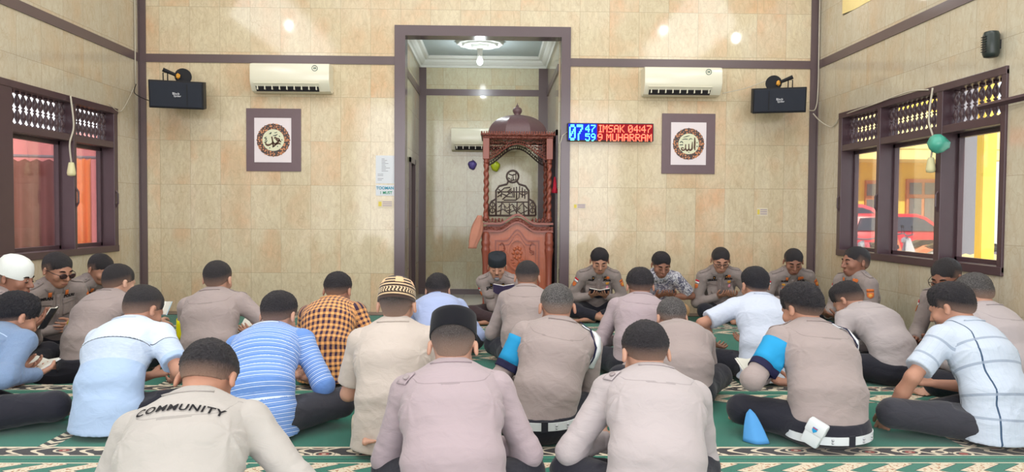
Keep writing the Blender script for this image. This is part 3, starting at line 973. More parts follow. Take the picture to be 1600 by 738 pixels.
# loudspeakers
M_spk = plain('speaker_grille', srgb(42, 46, 56), .75, .3, bump=.4, bscale=900)
M_spk2 = plain('speaker_cabinet', srgb(30, 30, 34), .6, .3)
M_orange = plain('orange_clamp', srgb(224, 160, 60), .5, .4)
def speaker(px0, px1, py0, py1, label, mir, skew):
    Y = WY - .42
    a = at(px0, py0, Y); b = at(px1, py1, Y)
    w, h = b.x - a.x, a.z - b.z
    root = empty('loudspeaker', ((a.x + b.x) / 2, WY - .27, (a.z + b.z) / 2), R(skew)); root.rotation_euler.x = R(9); tag(root, label, 'loudspeaker')
    MB().box((-w / 2, -.17, -h / 2), (w / 2, .08, h / 2), .006).build('cabinet', M_spk2, root)
    MB().box((-w / 2 + .012, -.185, -h / 2 + .014), (w / 2 - .012, -.168, h / 2 - .014), .006).build('grille', M_spk, root)
    MB().box((mir * w * .2 - .004, -.19, -h / 2 + .03), (mir * w * .2 + .004, -.184, h / 2 - .03)).build('grille_rib', M_spk2, root)
    wm = plain('white_lettering', srgb(230, 230, 235), .5, .3)
    text_obj('lettering', 'Black', .030, (0, -.187, .010), wm, root, extrude=.001)
    text_obj('lettering', 'Spider', .026, (.012, -.187, -.012), wm, root, extrude=.001)
    # wall bracket and round clamp knob that show above the box
    MB().box((-.03, .06, -.03), (.03, .25, .03)).build('wall_arm', M_spk2, root)
    k = MB(); k.M = Matrix.Translation((-mir * .02 + .06 * mir, .03, h / 2 + .045)) @ Matrix.Rotation(pi / 2, 4, 'X')
    N = 20
    k.prism([(.078 * cos(2*pi*i/N), .078 * sin(2*pi*i/N)) for i in range(N)], -.012, .012, 'z')
    k.build('round_bracket_plate', M_spk2, root)
    k = MB(); s_ = -mir
    k.tube([(s_ * .02, -.03, h / 2 + .055), (s_ * .13, -.05, h / 2 + .10)], [.016, .021], 10); k.build('clamp_handle', M_spk2, root)
    k = MB(); k.ball((0, -.02, h / 2 + .045), (.024, .02, .03), 1); k.build('clamp_collar', M_orange, root)
    k = MB(); k.tube([(s_ * .13, -.04, h / 2), (s_ * .13, -.04, h / 2 + .07), (s_ * .09, -.04, h / 2 + .07), (s_ * .09, -.04, h / 2)], .006, 6); k.build('hook', M_spk2, root)
    return root
speaker(229, 309, 122, 166, 'black wide loudspeaker high in the left corner of the back wall', 1, 15)
speaker(1185, 1263, 133, 173, 'black wide loudspeaker high in the right corner of the back wall', -1, -15)

# dot-matrix prayer clock
FONT = {'0': '01110 10001 10011 10101 11001 10001 01110', '4': '00010 00110 01010 10010 11111 00010 00010', '7': '11111 00001 00010 00100 01000 01000 01000',
        '5': '11111 10000 11110 00001 00001 10001 01110', '9': '01110 10001 10001 01111 00001 00010 01100', ':': '0 1 1 0 1 1 0',
        'I': '111 010 010 010 010 010 111', 'M': '10001 11011 10101 10101 10001 10001 10001', 'S': '01111 10000 10000 01110 00001 00001 11110',
        'A': '01110 10001 10001 11111 10001 10001 10001', 'K': '10001 10010 10100 11000 10100 10010 10001', 'U': '10001 10001 10001 10001 10001 10001 01110',
        'H': '10001 10001 10001 11111 10001 10001 10001', 'R': '11110 10001 10001 11110 10100 10010 10001', ' ': '00 00 00 00 00 00 00'}
a = at(887, 192, WY - .08); b = at(1021, 221, WY - .08)
LW, LH = b.x - a.x, a.z - b.z
led = empty('led_clock', ((a.x + b.x) / 2, WY, (a.z + b.z) / 2)); tag(led, 'long lit LED prayer clock board with blue and red dot letters beside the niche', 'digital clock')
MB().box((-LW / 2, -.08, -LH / 2), (LW / 2, -.012, LH / 2), .004).build('casing', M_black, led)
MB().box((-LW / 2 + .02, -.012, -.03), (LW / 2 - .02, 0.0, .03)).build('mounting', M_black, led)
MB().box((-LW / 2 + .008, -.0815, -LH / 2 + .008), (-LW / 2 + .30, -.080, LH / 2 - .008)).build('blue_screen', emit('blue_led_glow', srgb(10, 40, 225), .9), led)
MB().box((-LW / 2 + .30, -.0815, -LH / 2 + .008), (LW / 2 - .008, -.080, LH / 2 - .008)).build('red_screen', emit('red_led_glow', srgb(165, 8, 30), .8), led)
def dots(name, s, x, z, px, pz, mat, fat=.5):
    m = MB(); cx = x
    for ch in s:
        rows = FONT[ch].split()
        for r_, row in enumerate(rows):
            for c_, q in enumerate(row):
                if q == '1':
                    u, w = cx + c_ * px, z - r_ * pz
                    m.box((u - px * fat, -.0835, w - pz * fat), (u + px * fat, -.081, w + pz * fat))
        cx += (len(rows[0]) + 1) * px
    return m.build(name, mat, led)
Mb, Mr = emit('cyan_led', srgb(80, 215, 255), 3.2), emit('red_led', srgb(255, 96, 72), 3.2)
zt = LH / 2 - .024
dots('hour_digits', '07', -LW / 2 + .024, LH / 2 - .03, .0125, .0225, Mb, .55)
dots('minute_digits', '47', -LW / 2 + .185, zt, .0095, .0108, Mb)
dots('second_digits', '59', -LW / 2 + .185, zt - .088, .0095, .0108, Mb)
dots('upper_line', 'IMSAK 04:47', -LW / 2 + .325, zt, .0096, .0108, Mr)
dots('lower_line', '9 MUHARRAM', -LW / 2 + .312, zt - .088, .0099, .0108, Mr)
cbm = MB().tube([tuple(at(887, 206, WY - .03)), tuple(at(879, 212, WY - .03)), tuple(at(875, 225, WY - .03)), tuple(at(874, 300, WY - .03)), tuple(at(873, 420, WY - .03))], .005, 6)
tag(cbm.build('clock_cable', M_cable, None, True), 'pale cable running down the niche frame from the LED clock', 'cable')

# notices
M_sheet = plain('printed_sheet', srgb(214, 218, 224), .35, .4, var=.01)
a = at(587, 243, WY - .01); b = at(616, 287, WY - .01)
nt = empty('paper_notice', ((a.x + b.x) / 2, WY, (a.z + b.z) / 2)); tag(nt, 'laminated white page of small print taped left of the niche frame, the upper one', 'notice')
hx, hz = (b.x - a.x) / 2, (a.z - b.z) / 2
MB().box((-hx, -.004, -hz), (hx, -.001, hz)).build('sheet', M_sheet, nt)
m = MB(); rnd = random.Random(8)
for k in range(15):
    z = hz - .035 - k * .0155
    if k in (9, 12): continue
    x0_ = -hx + .02 if k > 8 else -hx + .06
    m.box((x0_, -.0052, z - .002), (x0_ + (hx * 2 - .09) * rnd.uniform(.35, .95) * (.9 if k > 1 else .6), -.004, z + .002))
m.build('small_print', plain('grey_print', srgb(130, 130, 140), .6, .2), nt)
a = at(587, 289, WY - .01); b = at(616, 306, WY - .01)
nt = empty('paper_sign', ((a.x + b.x) / 2, WY, (a.z + b.z) / 2)); tag(nt, 'white sign with blue and green capitals taped under the small print notice', 'sign')
hx, hz = (b.x - a.x) / 2, (a.z - b.z) / 2
MB().box((-hx, -.004, -hz), (hx, -.001, hz)).build('sheet', M_sheet, nt)
text_obj('lettering', 'TOOMAN', .042, (0, -.0055, .022), plain('cyan_ink', srgb(30, 150, 180), .5, .3), nt, xscale=.95, bold=.0012)
text_obj('lettering', '1 MUST', .040, (0.01, -.0055, -.026), plain('green_ink2', srgb(40, 150, 110), .5, .3), nt, xscale=.95, bold=.0012)
for (x0_, y0_, x1_, y1_, lab) in ((590, 313, 614, 325, 'small yellow and white sticker below the signs left of the niche'), (896, 318, 916, 327, 'small pale sticker right of the niche frame at shoulder height'), (1183, 325, 1200, 338, 'small pale sticker above the men on the right back wall')):
    a = at(x0_, y0_, WY - .01); b = at(x1_, y1_, WY - .01)
    st = empty('sticker', ((a.x + b.x) / 2, WY, (a.z + b.z) / 2)); tag(st, lab, 'sticker')
    hx, hz = (b.x - a.x) / 2, (a.z - b.z) / 2
    MB().box((-hx, -.003, -hz), (hx, -.001, hz)).build('backing', plain('cream_sticker', srgb(220, 208, 184), .4, .4), st)
    MB().box((-hx * .9, -.0042, -hz * .6), (-hx * .5, -.003, hz * .6)).build('yellow_mark', plain('yellow_print', srgb(226, 206, 90), .5, .3), st)
    m = MB()
    for k in range(3): m.box((-hx * .35, -.0042, hz * (.55 - .5 * k) - .003), (hx * .85, -.003, hz * (.55 - .5 * k) + .003))
    m.build('purple_print', plain('purple_print', srgb(150, 130, 170), .5, .3), st)

# two little scented sachets on the niche wall
def sachet(px, py, col, label, w=.055):
    p = at(px, py, NY - .03)
    root = empty('air_freshener', (p.x, NY, p.z)); tag(root, label, 'air freshener')
    m = MB(); rs = []
    for y_, s_ in ((-.002, .8), (-.015, 1.0), (-.035, .6), (-.04, .1)):
        rs.append([(w * s_ * (1 + .12 * sin(3 * a_)) * cos(a_), y_, w * 1.1 * s_ * (1 + .1 * cos(5 * a_)) * sin(a_)) for a_ in [2*pi*k/18 for k in range(18)]])
    m.rings(rs); m.build('sachet', plain('sachet_%d' % px, col, .35, .5, var=.3, scale=30), root, True)
    MB().tube([(0, -.01, w), (0.004, -.006, w + .03)], .004, 5).build('loop', M_cable, root)
sachet(738, 258, srgb(96, 84, 160), 'small violet air freshener hanging on the niche wall left of the minbar')
sachet(774, 260, srgb(196, 214, 40), 'small yellow-green air freshener on the niche wall seen through the minbar', .06)

# cables: corner left, speaker right, window top right, power sockets
def cable(name, pts, label, r=.006, mat=M_cable):
    o = MB().tube(pts, r, 6).build(name, mat, None, True); tag(o, label, 'cable'); return o
def smooth_pts(P_, n=8):
    P_ = [Vector(p) for p in P_]; out = []
    for i in range(len(P_) - 1):
        a_, b_, c_, d_ = P_[max(i-1, 0)], P_[i], P_[i+1], P_[min(i+2, len(P_)-1)]
        for q in range(n):
            t_ = q / n; out.append(.5 * ((2*b_) + (-a_+c_)*t_ + (2*a_-5*b_+4*c_-d_)*t_*t_ + (-a_+3*b_-3*c_+d_)*t_**3))
    out.append(P_[-1]); return out
cable('wall_cable', [(WX0 + .012, 7.55, z) for z in (4.5, 3.6, 2.9, 2.55, 2.3)], 'pale cable dropping down the left wall beside the corner post')
cable('speaker_cable', smooth_pts([(WX0 + .018, 7.55, 2.3), (WX0 + .03, 7.5, 2.2), (WX0 + .2, 7.42, 2.12), (WX0 + .24, 7.4, 2.14)]), 'thin dark cable from the left wall into the left loudspeaker', .004, M_spk2)
cable('looped_cable', smooth_pts([(WX0 + .018, 7.5, 2.25), (WX0 + .02, 7.3, 2.03), (WX0 + .02, 7.18, 1.98), (WX0 + .03, 7.0, 2.03)]), 'thin cable sagging from the corner to the left window top', .004)
cable('wall_cable', smooth_pts([(WX1 - .02, 7.6, 4.5), (WX1 - .02, 7.6, 3.0), (WX1 - .02, 7.6, 2.35), (WX1 - .05, 7.58, 2.13), (WX1 - .14, 7.52, 2.1)]), 'pale cable dropping down the right corner post to the loudspeaker')
cable('speaker_cable', smooth_pts([(WX1 - .13, 7.45, 2.06), (WX1 - .08, 7.4, 1.98), (WX1 - .02, 7.3, 1.91), (WX1 - .012, 7.2, 1.93), (WX1 - .012, 7.06, 1.99), (WX1 - .03, 6.4, 2.01), (WX1 - .03, 5.9, 2.03), (WX1 - .03, 5.62, 2.0)]), 'pale cable running along the top of the right window from the loudspeaker')
cable('ceiling_wire', smooth_pts([at(1129, 146, WY - .1), at(1165, 138, WY - .15), at(1195, 127, WY - .2), at(1210, 122, WY - .2)]), 'thin brown wire from the right air conditioner to the right loudspeaker', .004)
# hanging sockets
def hang_socket(x, y, ztop, zbot, label, kind='yellow'):
    root = empty('socket_outlet', (x, y, zbot)); tag(root, label, 'power socket')
    s_ = 1 if x < 0 else -1
    MB().tube(smooth_pts([(0, 0, ztop - zbot), (s_ * .012, .02, (ztop - zbot) * .6), (0, -.02, (ztop - zbot) * .35), (0, 0, .06)]), .007, 6).build('cord', M_cable, root, True)
    m = MB().lathe([(.018, .06), (.022, .05), (.03, .0), (.034, -.03), (.03, -.05), (.012, -.055)], 12)
    m.build('socket_body', plain('ivory_plastic', srgb(224, 218, 170), .4, .4), root, True)
hang_socket(WX0 + .04, 6.36, 2.0, 1.38, 'ivory socket hanging on its cord over the left window mullion')
hang_socket(WX1 - .05, 5.53, 2.0, 1.42, 'ivory socket hanging on its cord over the right window')
p = atx(1465, 225, WX1 - .09)
m = MB(); rs = []
for i, (r_, z) in enumerate([(.02, .07), (.05, .05), (.075, .01), (.065, -.03), (.035, -.06), (.008, -.07)]):
    rs.append([(r_ * (1 + .2 * sin(3 * a_ + i)) * cos(a_), r_ * (1 + .15 * sin(4 * a_ + i)) * sin(a_), z) for a_ in [2*pi*k/14 for k in range(14)]])
m.rings(rs); gb = m.build('green_bag', plain('green_plastic_bag', srgb(80, 172, 150), .3, .5, var=.2), None, True); gb.location = p
tag(gb, 'small crumpled green plastic bag hanging at the right window', 'bag')
# brown bar crossing the upper right window
a = atx(1530, 168, WX1 - .10); b = atx(1599, 152, WX1 - .06)
m = MB(); m.tube([a, a.lerp(b, .3), b, b + (b - a) * .6], .022, 4); br_ = m.build('curtain_rod', M_wood)
tag(br_, 'brown bar running along the right wall across the window top', 'rod')
# wall sconce / black cylinder on the right wall
a = atx(1550, 50, WX1); b = atx(1573, 90, WX1)
root = empty('wall_speaker', (WX1, (a.y + b.y) / 2, (a.z + b.z) / 2)); tag(root, 'small rounded black wall speaker high on the right wall', 'speaker')
MB().lathe([(.02, -.088), (.042, -.082), (.05, -.06), (.05, .06), (.042, .082), (.02, .088)], 20, (-.055, 0, 0)).build('body', plain('dark_green_black', srgb(44, 52, 50), .35, .4), root, True)
MB().box((-.02, -.02, -.03), (0, .02, .03)).build('wall_mount', M_black, root)
m = MB()
for k in range(7): m.box((-.108, -.025, -.05 + k * .016), (-.1025, .025, -.045 + k * .016))
m.build('grille_bars', M_black, root)

# ================================================================== OUTSIDE
M_yel = plain('yellow_house_paint', srgb(244, 204, 96), .85, .1, var=.04, scale=1)
M_yel2 = plain('cream_house_paint', srgb(244, 224, 150), .85, .1, var=.04, scale=1)
M_ground = plain('sunlit_concrete_yard', srgb(206, 200, 190), .9, .1, var=.06, scale=2)
m = MB(); m.box((-40, -30, -.6), (50, 60, -.45)); struct(m.build('ground', M_ground))
bl = empty('yellow_building', (20, 30, -.45)); tag(bl, 'sunlit yellow building with orange-framed windows across the yard', 'building')
m = MB(); m.box((-8, 0, 0), (-.6, 5, 8)); m.build('wall', M_yel, bl)
m = MB(); m.box((-8.5, -2.0, 3.6), (-.3, 0, 4.0)); m.box((-8.5, -2.05, 4.0), (-.3, -.0, 5.4)); m.build('veranda_fascia', M_yel2, bl)
def OX(px, py, Y): return at(px, py, Y)
M_or = plain('orange_window_wood', srgb(206, 132, 92), .6, .3)
M_pane = plain('shaded_window_pane', srgb(120, 116, 112), .2, .5)
for (xa, ya, xb, yb_) in ((1416, 280, 1463, 368), (1352, 282, 1368, 345), (1500, 282, 1512, 350)):
    p, q = at(xa, ya, 29.95), at(xb, yb_, 29.95)
    f = empty('house_window', (0, 0, 0)); f.parent = bl
    fm = MB(); w_ = q.x - p.x
    fm.box((p.x - 20, -.12, q.z + .45), (q.x - 20, .1, p.z + .45)); f1 = fm.build('house_window_frame', M_or, bl)
    bpy.data.objects.remove(f)
    pm = MB(); n_ = 2 if w_ > .8 else 1
    for k in range(n_):
        x0_ = p.x - 20 + w_ * (.08 + k * .48); x1_ = x0_ + w_ * (.38 if n_ == 2 else .84)
        pm.box((x0_, -.15, p.z + .45 - .62), (x1_, -.11, p.z + .45 - .15)); pm.box((x0_, -.15, q.z + .45 + .15), (x1_, -.11, p.z + .45 - .78))
    pm.build('house_window_pane', M_pane, f1)
# pillar, awning sheet
p = at(1527, 400, 10); q = at(1549, 400, 10)
pl = MB().box((p.x + .02, 9.95, -.45), (q.x, 10.1, 5)).build('yellow_pillar', M_yel); tag(pl, 'thick yellow porch pillar outside the right window', 'pillar')
m = MB(); rs = []
p0_, p1_ = at(1380, 385, 9.4), at(1540, 385, 9.4)
n_ = 60
for yy, zz in ((8.6, .20), (10.8, .46)):
    rs.append([(4.2 + (8.2 - 4.2) * k / n_, yy, zz + .02 * (1 if k % 2 else 0)) for k in range(n_ + 1)])
m.rings(rs, closed=False, cap=False)
aw = m.build('ribbed_roof_sheet', plain('cream_ribbed_sheet', srgb(226, 202, 150), .7, .2)); aw.modifiers.new('s', 'SOLIDIFY').thickness = .02
tag(aw, 'cream ribbed roof sheet low outside the right window', 'roof sheet')
M_steel = plain('grey_steel', srgb(130, 128, 136), .5, .4)
m = MB(); p = at(1508, 280, 13)
m.box((p.x - .14, 12.9, -.45), (p.x + .14, 13.15, 4.2)); m.tube([(p.x - .9, 13, 3.6), (p.x - .3, 13, 3.2), (p.x, 13, 2.4)], .05, 6); m.tube([(p.x - .9, 13, 3.7), (p.x + .9, 13, 3.7)], .06, 6)
m.tube([(p.x - .5, 13, 3.7), (p.x, 13, 3.0)], .04, 6)
sp = m.build('porch_post', M_steel); tag(sp, 'grey steel porch post with a braced arm beyond the right window', 'post')
# red car
M_red = plain('red_car_paint', srgb(214, 52, 60), .25, .6)
M_cg = plain('car_glass', srgb(70, 72, 84), .15, .6)
M_tyre = plain('tyre_rubber', srgb(30, 30, 32), .8, .2)
M_chrome = plain('bright_metal', srgb(190, 190, 196), .3, .5, metal=.6)
def car(x, y, rz, label, paint=M_red, s=1.0):
    root = empty('car', (x, y, -.45), rz, s); tag(root, label, 'car')
    prof = [(-2.1, .35), (-2.12, .75), (-2.0, .95), (-1.75, 1.42), (-1.5, 1.52), (.25, 1.52), (.55, 1.42), (1.15, 1.0), (1.9, .88), (2.1, .7), (2.12, .35), (1.7, .28), (-1.7, .28)]
    m = MB(); rs = []
    for yy, k in ((-.84, .0), (-.80, 1), (.80, 1), (.84, 0)):
        rs.append([(px_ * (1 if k else .985), yy if z < .95 else yy * .9, z if k or z < .5 else z - .05) for px_, z in prof])
    m.rings(rs); autosmooth(m.build('car_body', paint, root), 35)
    m = MB()
    for s_ in (-1, 1):
        yy = s_ * .775
        for poly in ([(-1.62, 1.0), (-1.5, 1.38), (-.75, 1.42), (-.75, 1.0)], [(-.68, 1.0), (-.68, 1.42), (.2, 1.42), (.45, 1.34), (.95, 1.0)]):
            m.prism(poly, yy - .03 * 1, yy + .03)
    m.build('side_window', M_cg, root)
    for xx in (-1.3, 1.35):
        for s_ in (-1, 1):
            m = MB(); m.M = Matrix.Translation((xx, s_ * .78, .32)) @ Matrix.Rotation(pi / 2, 4, 'X')
            m.lathe([(.2, -.1), (.3, -.1), (.32, -.07), (.32, .07), (.3, .1), (.2, .1)], 20)
            w = m.build('wheel', M_tyre, root, True)
            m = MB(); m.M = Matrix.Translation((xx, s_ * .84, .32)) @ Matrix.Rotation(pi / 2, 4, 'X'); m.lathe([(.01, -.05), (.19, -.05), (.19, .05), (.01, .05)], 16)
            m.build('hubcap', M_chrome, w)
    return root
p = at(1398, 400, 23)
car(p.x, 23, 0, 'red hatchback car parked in the sunlit yard, nearest to the window')
p = at(1345, 350, 27.2)
car(p.x - .8, 27.0, 0, 'pinkish red van-like car behind the red hatchback', plain('pink_red_paint', srgb(216, 90, 100), .35, .5), 1.22)
# motorbikes
def bike(px, py, Y, rz, col, label, s=1.0):
    p = at(px, py, Y)
    root = empty('motorbike', (p.x, Y, -.45), rz, s); tag(root, label, 'motorbike')
    for xx in (-.62, .62):
        m = MB(); m.M = Matrix.Translation((xx, 0, .29)) @ Matrix.Rotation(pi / 2, 4, 'X')
        m.lathe([(.2, -.04), (.27, -.045), (.29, 0), (.27, .045), (.2, .04)], 20); m.build('wheel', M_tyre, root, True)
    m = MB()
    m.prism([(-.75, .55), (-.8, .75), (-.35, .72), (0, .52), (.28, .55), (.42, .92), (.5, .88), (.52, .5), (.35, .28), (-.25, .28), (-.4, .42)], -.11, .11)
    m.build('fairing', plain('bike_paint_%d' % px, col, .3, .6), root)
    m = MB(); m.prism([(-.82, .76), (-.78, .84), (-.3, .84), (.02, .72), (-.1, .66), (-.4, .72)], -.12, .12); m.build('seat', M_black, root)
    m = MB(); m.tube([(.42, -.3, 1.02), (.45, -.1, .98), (.45, .1, .98), (.42, .3, 1.02)], .018, 6); m.tube([(.46, 0, .95), (.62, 0, .3)], .03, 6); m.build('handlebar', M_steel, root)
    m = MB()
    for s_ in (-1, 1): m.tube([(.43, s_ * .25, 1.02), (.45, s_ * .28, 1.16)], .008, 5); m.ball((.45, s_ * .28, 1.2), (.015, .055, .04), 1)
    m.build('mirror', M_black, root)
    m = MB(); m.ball((.52, 0, .86), (.08, .08, .09), 1); m.build('headlamp', M_chrome, root)
    return root
bike(1345, 390, 17.0, R(200), srgb(236, 232, 232), 'white motorbike parked behind the first window pane on the right')
bike(1366, 395, 15.5, R(215), srgb(230, 110, 120), 'pink and white motorbike parked nearest the right window corner')
bike(1420, 380, 19, R(190), srgb(240, 150, 110), 'orange motorbike parked in front of the red hatchback')
bike(1448, 380, 18, R(170), srgb(228, 228, 232), 'pale motorbike at the bonnet of the red hatchback')
bike(1500, 370, 17, R(180), srgb(240, 150, 120), 'orange and grey motorbike beyond the steel post')
bike(1512, 372, 15, R(200), srgb(120, 110, 120), 'dark grey motorbike beside the yellow pillar')
# left porch: curtains on a rod, red banner, pale wall
def curtain(x0, x1, y, z0, z1, col, name, label, waves=9, amp=.05):
    m = MB(); n_ = waves * 8
    front = [[(x0 + (x1 - x0) * k / n_, y + amp * (.4 + .6 * t_) * sin(2*pi*waves*k/n_), z1 + (z0 - z1) * t_ - (.03 * (1 - t_) * abs(sin(pi * waves * k / n_)))) for k in range(n_ + 1)] for t_ in (0, .05, .15, .5, 1)]
    m.rings(front, closed=False, cap=False)
    o = m.build(name, plain('cloth_' + name + str(int(x0 * 10)), col, .9, .1, var=.06), None, True)
    o.modifiers.new('s', 'SOLIDIFY').thickness = .004
    tag(o, label, 'curtain')
a = at(18, 250, 9.0); b = at(93, 250, 9.0)
curtain(-7.2, b.x + .02, 9.0, .2, 1.64, srgb(118, 76, 72), 'curtain', 'brownish red curtain on a rod outside the left window', 14)
a = at(119, 260, 9.0); b = at(143, 260, 9.0)
curtain(a.x - .05, b.x, 8.985, .2, 1.655, srgb(240, 146, 84), 'curtain', 'bright orange curtain at the end of the rod outside the left window', 3, .03)
rd = MB().tube([(-7.3, 9.0, 1.70), (-4.75, 9.0, 1.66)], .018, 8).build('curtain_rail', M_steel); tag(rd, 'grey curtain rail outside the left window', 'rail')
m = MB(); m.box((-8.5, 10.6, -.45), (-4.95, 10.7, 2.12)); bn = m.build('red_banner', plain('rose_red_banner', srgb(222, 150, 150), .8, .1)); tag(bn, 'rose red sheet hung behind the curtains outside the left window', 'banner')
m = MB(); m.box((-9.5, 12.4, -.45), (-2, 12.6, 3.6)); gw = m.build('garden_wall', plain('pale_blue_wall', srgb(226, 234, 246), .8, .1)); tag(gw, 'pale wall beyond the curtains outside the left window', 'wall')
# ================================================================== FIGURES: smooth blended volumes -> one continuous mesh
A3 = lambda *v: np.array(v, dtype=np.float32)
def nrm(v):
    v = np.asarray(v, dtype=np.float64); return v / max(1e-9, np.linalg.norm(v))

class Field:
    def __init__(s, lo, hi, h):
        s.lo = np.array(lo, np.float32); s.h = h
        n = np.maximum(4, np.ceil((np.array(hi) - np.array(lo)) / h).astype(int))
        s.n = n
        s.D = np.full(tuple(n), .5, np.float32)
        s.ax = [s.lo[i] + h * np.arange(n[i], dtype=np.float32) for i in range(3)]
    def block(s, lo, hi):
        i0 = np.maximum(0, np.floor((np.array(lo) - s.lo) / s.h).astype(int))
        i1 = np.minimum(s.n, np.ceil((np.array(hi) - s.lo) / s.h).astype(int) + 1)
        if (i1 <= i0).any(): return None
        sl = tuple(slice(a, b) for a, b in zip(i0, i1))
        X = s.ax[0][sl[0]][:, None, None]; Y = s.ax[1][sl[1]][None, :, None]; Z = s.ax[2][sl[2]][None, None, :]
        return sl, X, Y, Z
    def add(s, pr, k=.02, sub=False):
        kind = pr[0]
        if kind == 'c':
            _, a, b, ra, rb = pr[:5]; rm = max(ra, rb)
        else:
            _, a, b, F, ra, rb = pr; rm = max(max(ra), max(rb))
        mg = rm + max(k, .012) + .012
        bl = s.block(np.minimum(a, b) - mg, np.maximum(a, b) + mg)
        if bl is None: return
        sl, X, Y, Z = bl
        d = prim(pr, X, Y, Z)
        D = s.D[sl]
        if sub:
            s.D[sl] = smax(D, -d, k)
        else:
            s.D[sl] = smin(D, d, k)
    def cut(s, p, n, only=None, k=.004):
        """keep the side where n.(x-p) < 0 ; only = (center, radius)"""
        if only is not None:
            c, r = only; bl = s.block(np.array(c) - r, np.array(c) + r)
        else:
            bl = s.block(s.lo, s.lo + s.n * s.h)
        if bl is None: return
        sl, X, Y, Z = bl
        n = nrm(n)
        d = (X - p[0]) * n[0] + (Y - p[1]) * n[1] + (Z - p[2]) * n[2]
        if only is not None:
            rr = np.sqrt((X - c[0]) ** 2 + (Y - c[1]) ** 2 + (Z - c[2]) ** 2)
            d = np.where(rr < r, d, -1)
        s.D[sl] = np.maximum(s.D[sl], d)

def smin(a, b, k):
    if k <= 0: return np.minimum(a, b)
    h = np.maximum(k - np.abs(a - b), 0) / k
    return np.minimum(a, b) - h * h * k * .25
def smax(a, b, k): return -smin(-a, -b, k)
def prim(pr, X, Y, Z):
    if pr[0] == 'c':
        _, a, b, ra, rb = pr[:5]
        ba = np.asarray(b, np.float32) - np.asarray(a, np.float32); L2 = float(ba @ ba) + 1e-9
        px, py, pz = X - a[0], Y - a[1], Z - a[2]
        t = np.clip((px * ba[0] + py * ba[1] + pz * ba[2]) / L2, 0, 1)
        d = np.sqrt((px - t * ba[0]) ** 2 + (py - t * ba[1]) ** 2 + (pz - t * ba[2]) ** 2) - (ra + t * (rb - ra))
        if len(pr) > 5:   # flat far end
            L = sqrt(L2)
            ax = (px * ba[0] + py * ba[1] + pz * ba[2]) / L - L
            d = np.maximum(d, ax)
        return d
    _, a, b, F, ra, rb = pr
    ba = np.asarray(b, np.float32) - np.asarray(a, np.float32); L2 = float(ba @ ba)
    px, py, pz = X - a[0], Y - a[1], Z - a[2]
    if L2 > 1e-8:
        t = np.clip((px * ba[0] + py * ba[1] + pz * ba[2]) / L2, 0, 1)
        px, py, pz = px - t * ba[0], py - t * ba[1], pz - t * ba[2]
        r = [ra[i] + t * (rb[i] - ra[i]) for i in range(3)]
    else:
        r = ra
    q = [(px * F[i][0] + py * F[i][1] + pz * F[i][2]) for i in range(3)]
    k0 = np.sqrt((q[0] / r[0]) ** 2 + (q[1] / r[1]) ** 2 + (q[2] / r[2]) ** 2)
    k1 = np.sqrt((q[0] / r[0] ** 2) ** 2 + (q[1] / r[1] ** 2) ** 2 + (q[2] / r[2] ** 2) ** 2) + 1e-6
    return k0 * (k0 - 1) / k1

def surfnet(F):
    D, h, lo = F.D, F.h, F.lo
    s = D < 0
    c = np.zeros(tuple(F.n - 1), np.int8)
    offs = [(i, j, k) for i in (0, 1) for j in (0, 1) for k in (0, 1)]
    nx, ny, nz = F.n
    for (i, j, k) in offs:
        c += s[i:nx-1+i, j:ny-1+j, k:nz-1+k]
    act = (c > 0) & (c < 8)
    I = np.argwhere(act)
    idx = np.full(act.shape, -1, np.int32); idx[act] = np.arange(len(I))
    V = np.stack([D[I[:, 0] + i, I[:, 1] + j, I[:, 2] + k] for (i, j, k) in offs], 1)
    acc = np.zeros((len(I), 3), np.float32); cnt = np.zeros((len(I), 1), np.float32)
    O = np.array(offs, np.float32)
    for a in range(8):
        for b in range(a + 1, 8):
            if abs(O[a] - O[b]).sum() != 1: continue
            va, vb = V[:, a], V[:, b]
            m = (va < 0) != (vb < 0)
            t = np.where(m, va / np.where(va - vb == 0, 1, va - vb), 0)[:, None]
            acc += m[:, None] * (O[a] + t * (O[b] - O[a])); cnt += m[:, None]
    P = lo + h * (I + acc / np.maximum(cnt, 1))
    quads = []
    for ax in range(3):
        sa = [slice(0, n) for n in F.n]; sb = [slice(0, n) for n in F.n]
        sa[ax] = slice(0, F.n[ax] - 1); sb[ax] = slice(1, F.n[ax])
        s0, s1 = s[tuple(sa)], s[tuple(sb)]
        e = np.argwhere(s0 != s1)
        o1, o2 = (ax + 1) % 3, (ax + 2) % 3
        ok = (e[:, o1] > 0) & (e[:, o2] > 0) & (e[:, o1] < F.n[o1] - 1) & (e[:, o2] < F.n[o2] - 1)
        e = e[ok]
        inside = s0[tuple(e.T)]
        def cell(d1, d2):
            q = e.copy(); q[:, o1] += d1; q[:, o2] += d2
            return idx[tuple(q.T)]
        Q = np.stack([cell(-1, -1), cell(0, -1), cell(0, 0), cell(-1, 0)], 1)
        Q = np.where(inside[:, None], Q, Q[:, ::-1])
        quads.append(Q)
    Q = np.concatenate(quads)
    Q = Q[(Q >= 0).all(1)]
    return P.astype(np.float32), Q.astype(np.int32)

def relax(P, Q, it=1, lam=.5):
    n = len(P)
    for _ in range(it):
        acc = np.zeros_like(P); cnt = np.zeros(n, np.float32)
        for a, b in ((0, 1), (1, 2), (2, 3), (3, 0)):
            for x, y in ((a, b), (b, a)):
                for d in range(3): acc[:, d] += np.bincount(Q[:, x], P[Q[:, y], d], n)
                cnt += np.bincount(Q[:, x], minlength=n)
        P = P + lam * (acc / np.maximum(cnt, 1)[:, None] - P)
    return P

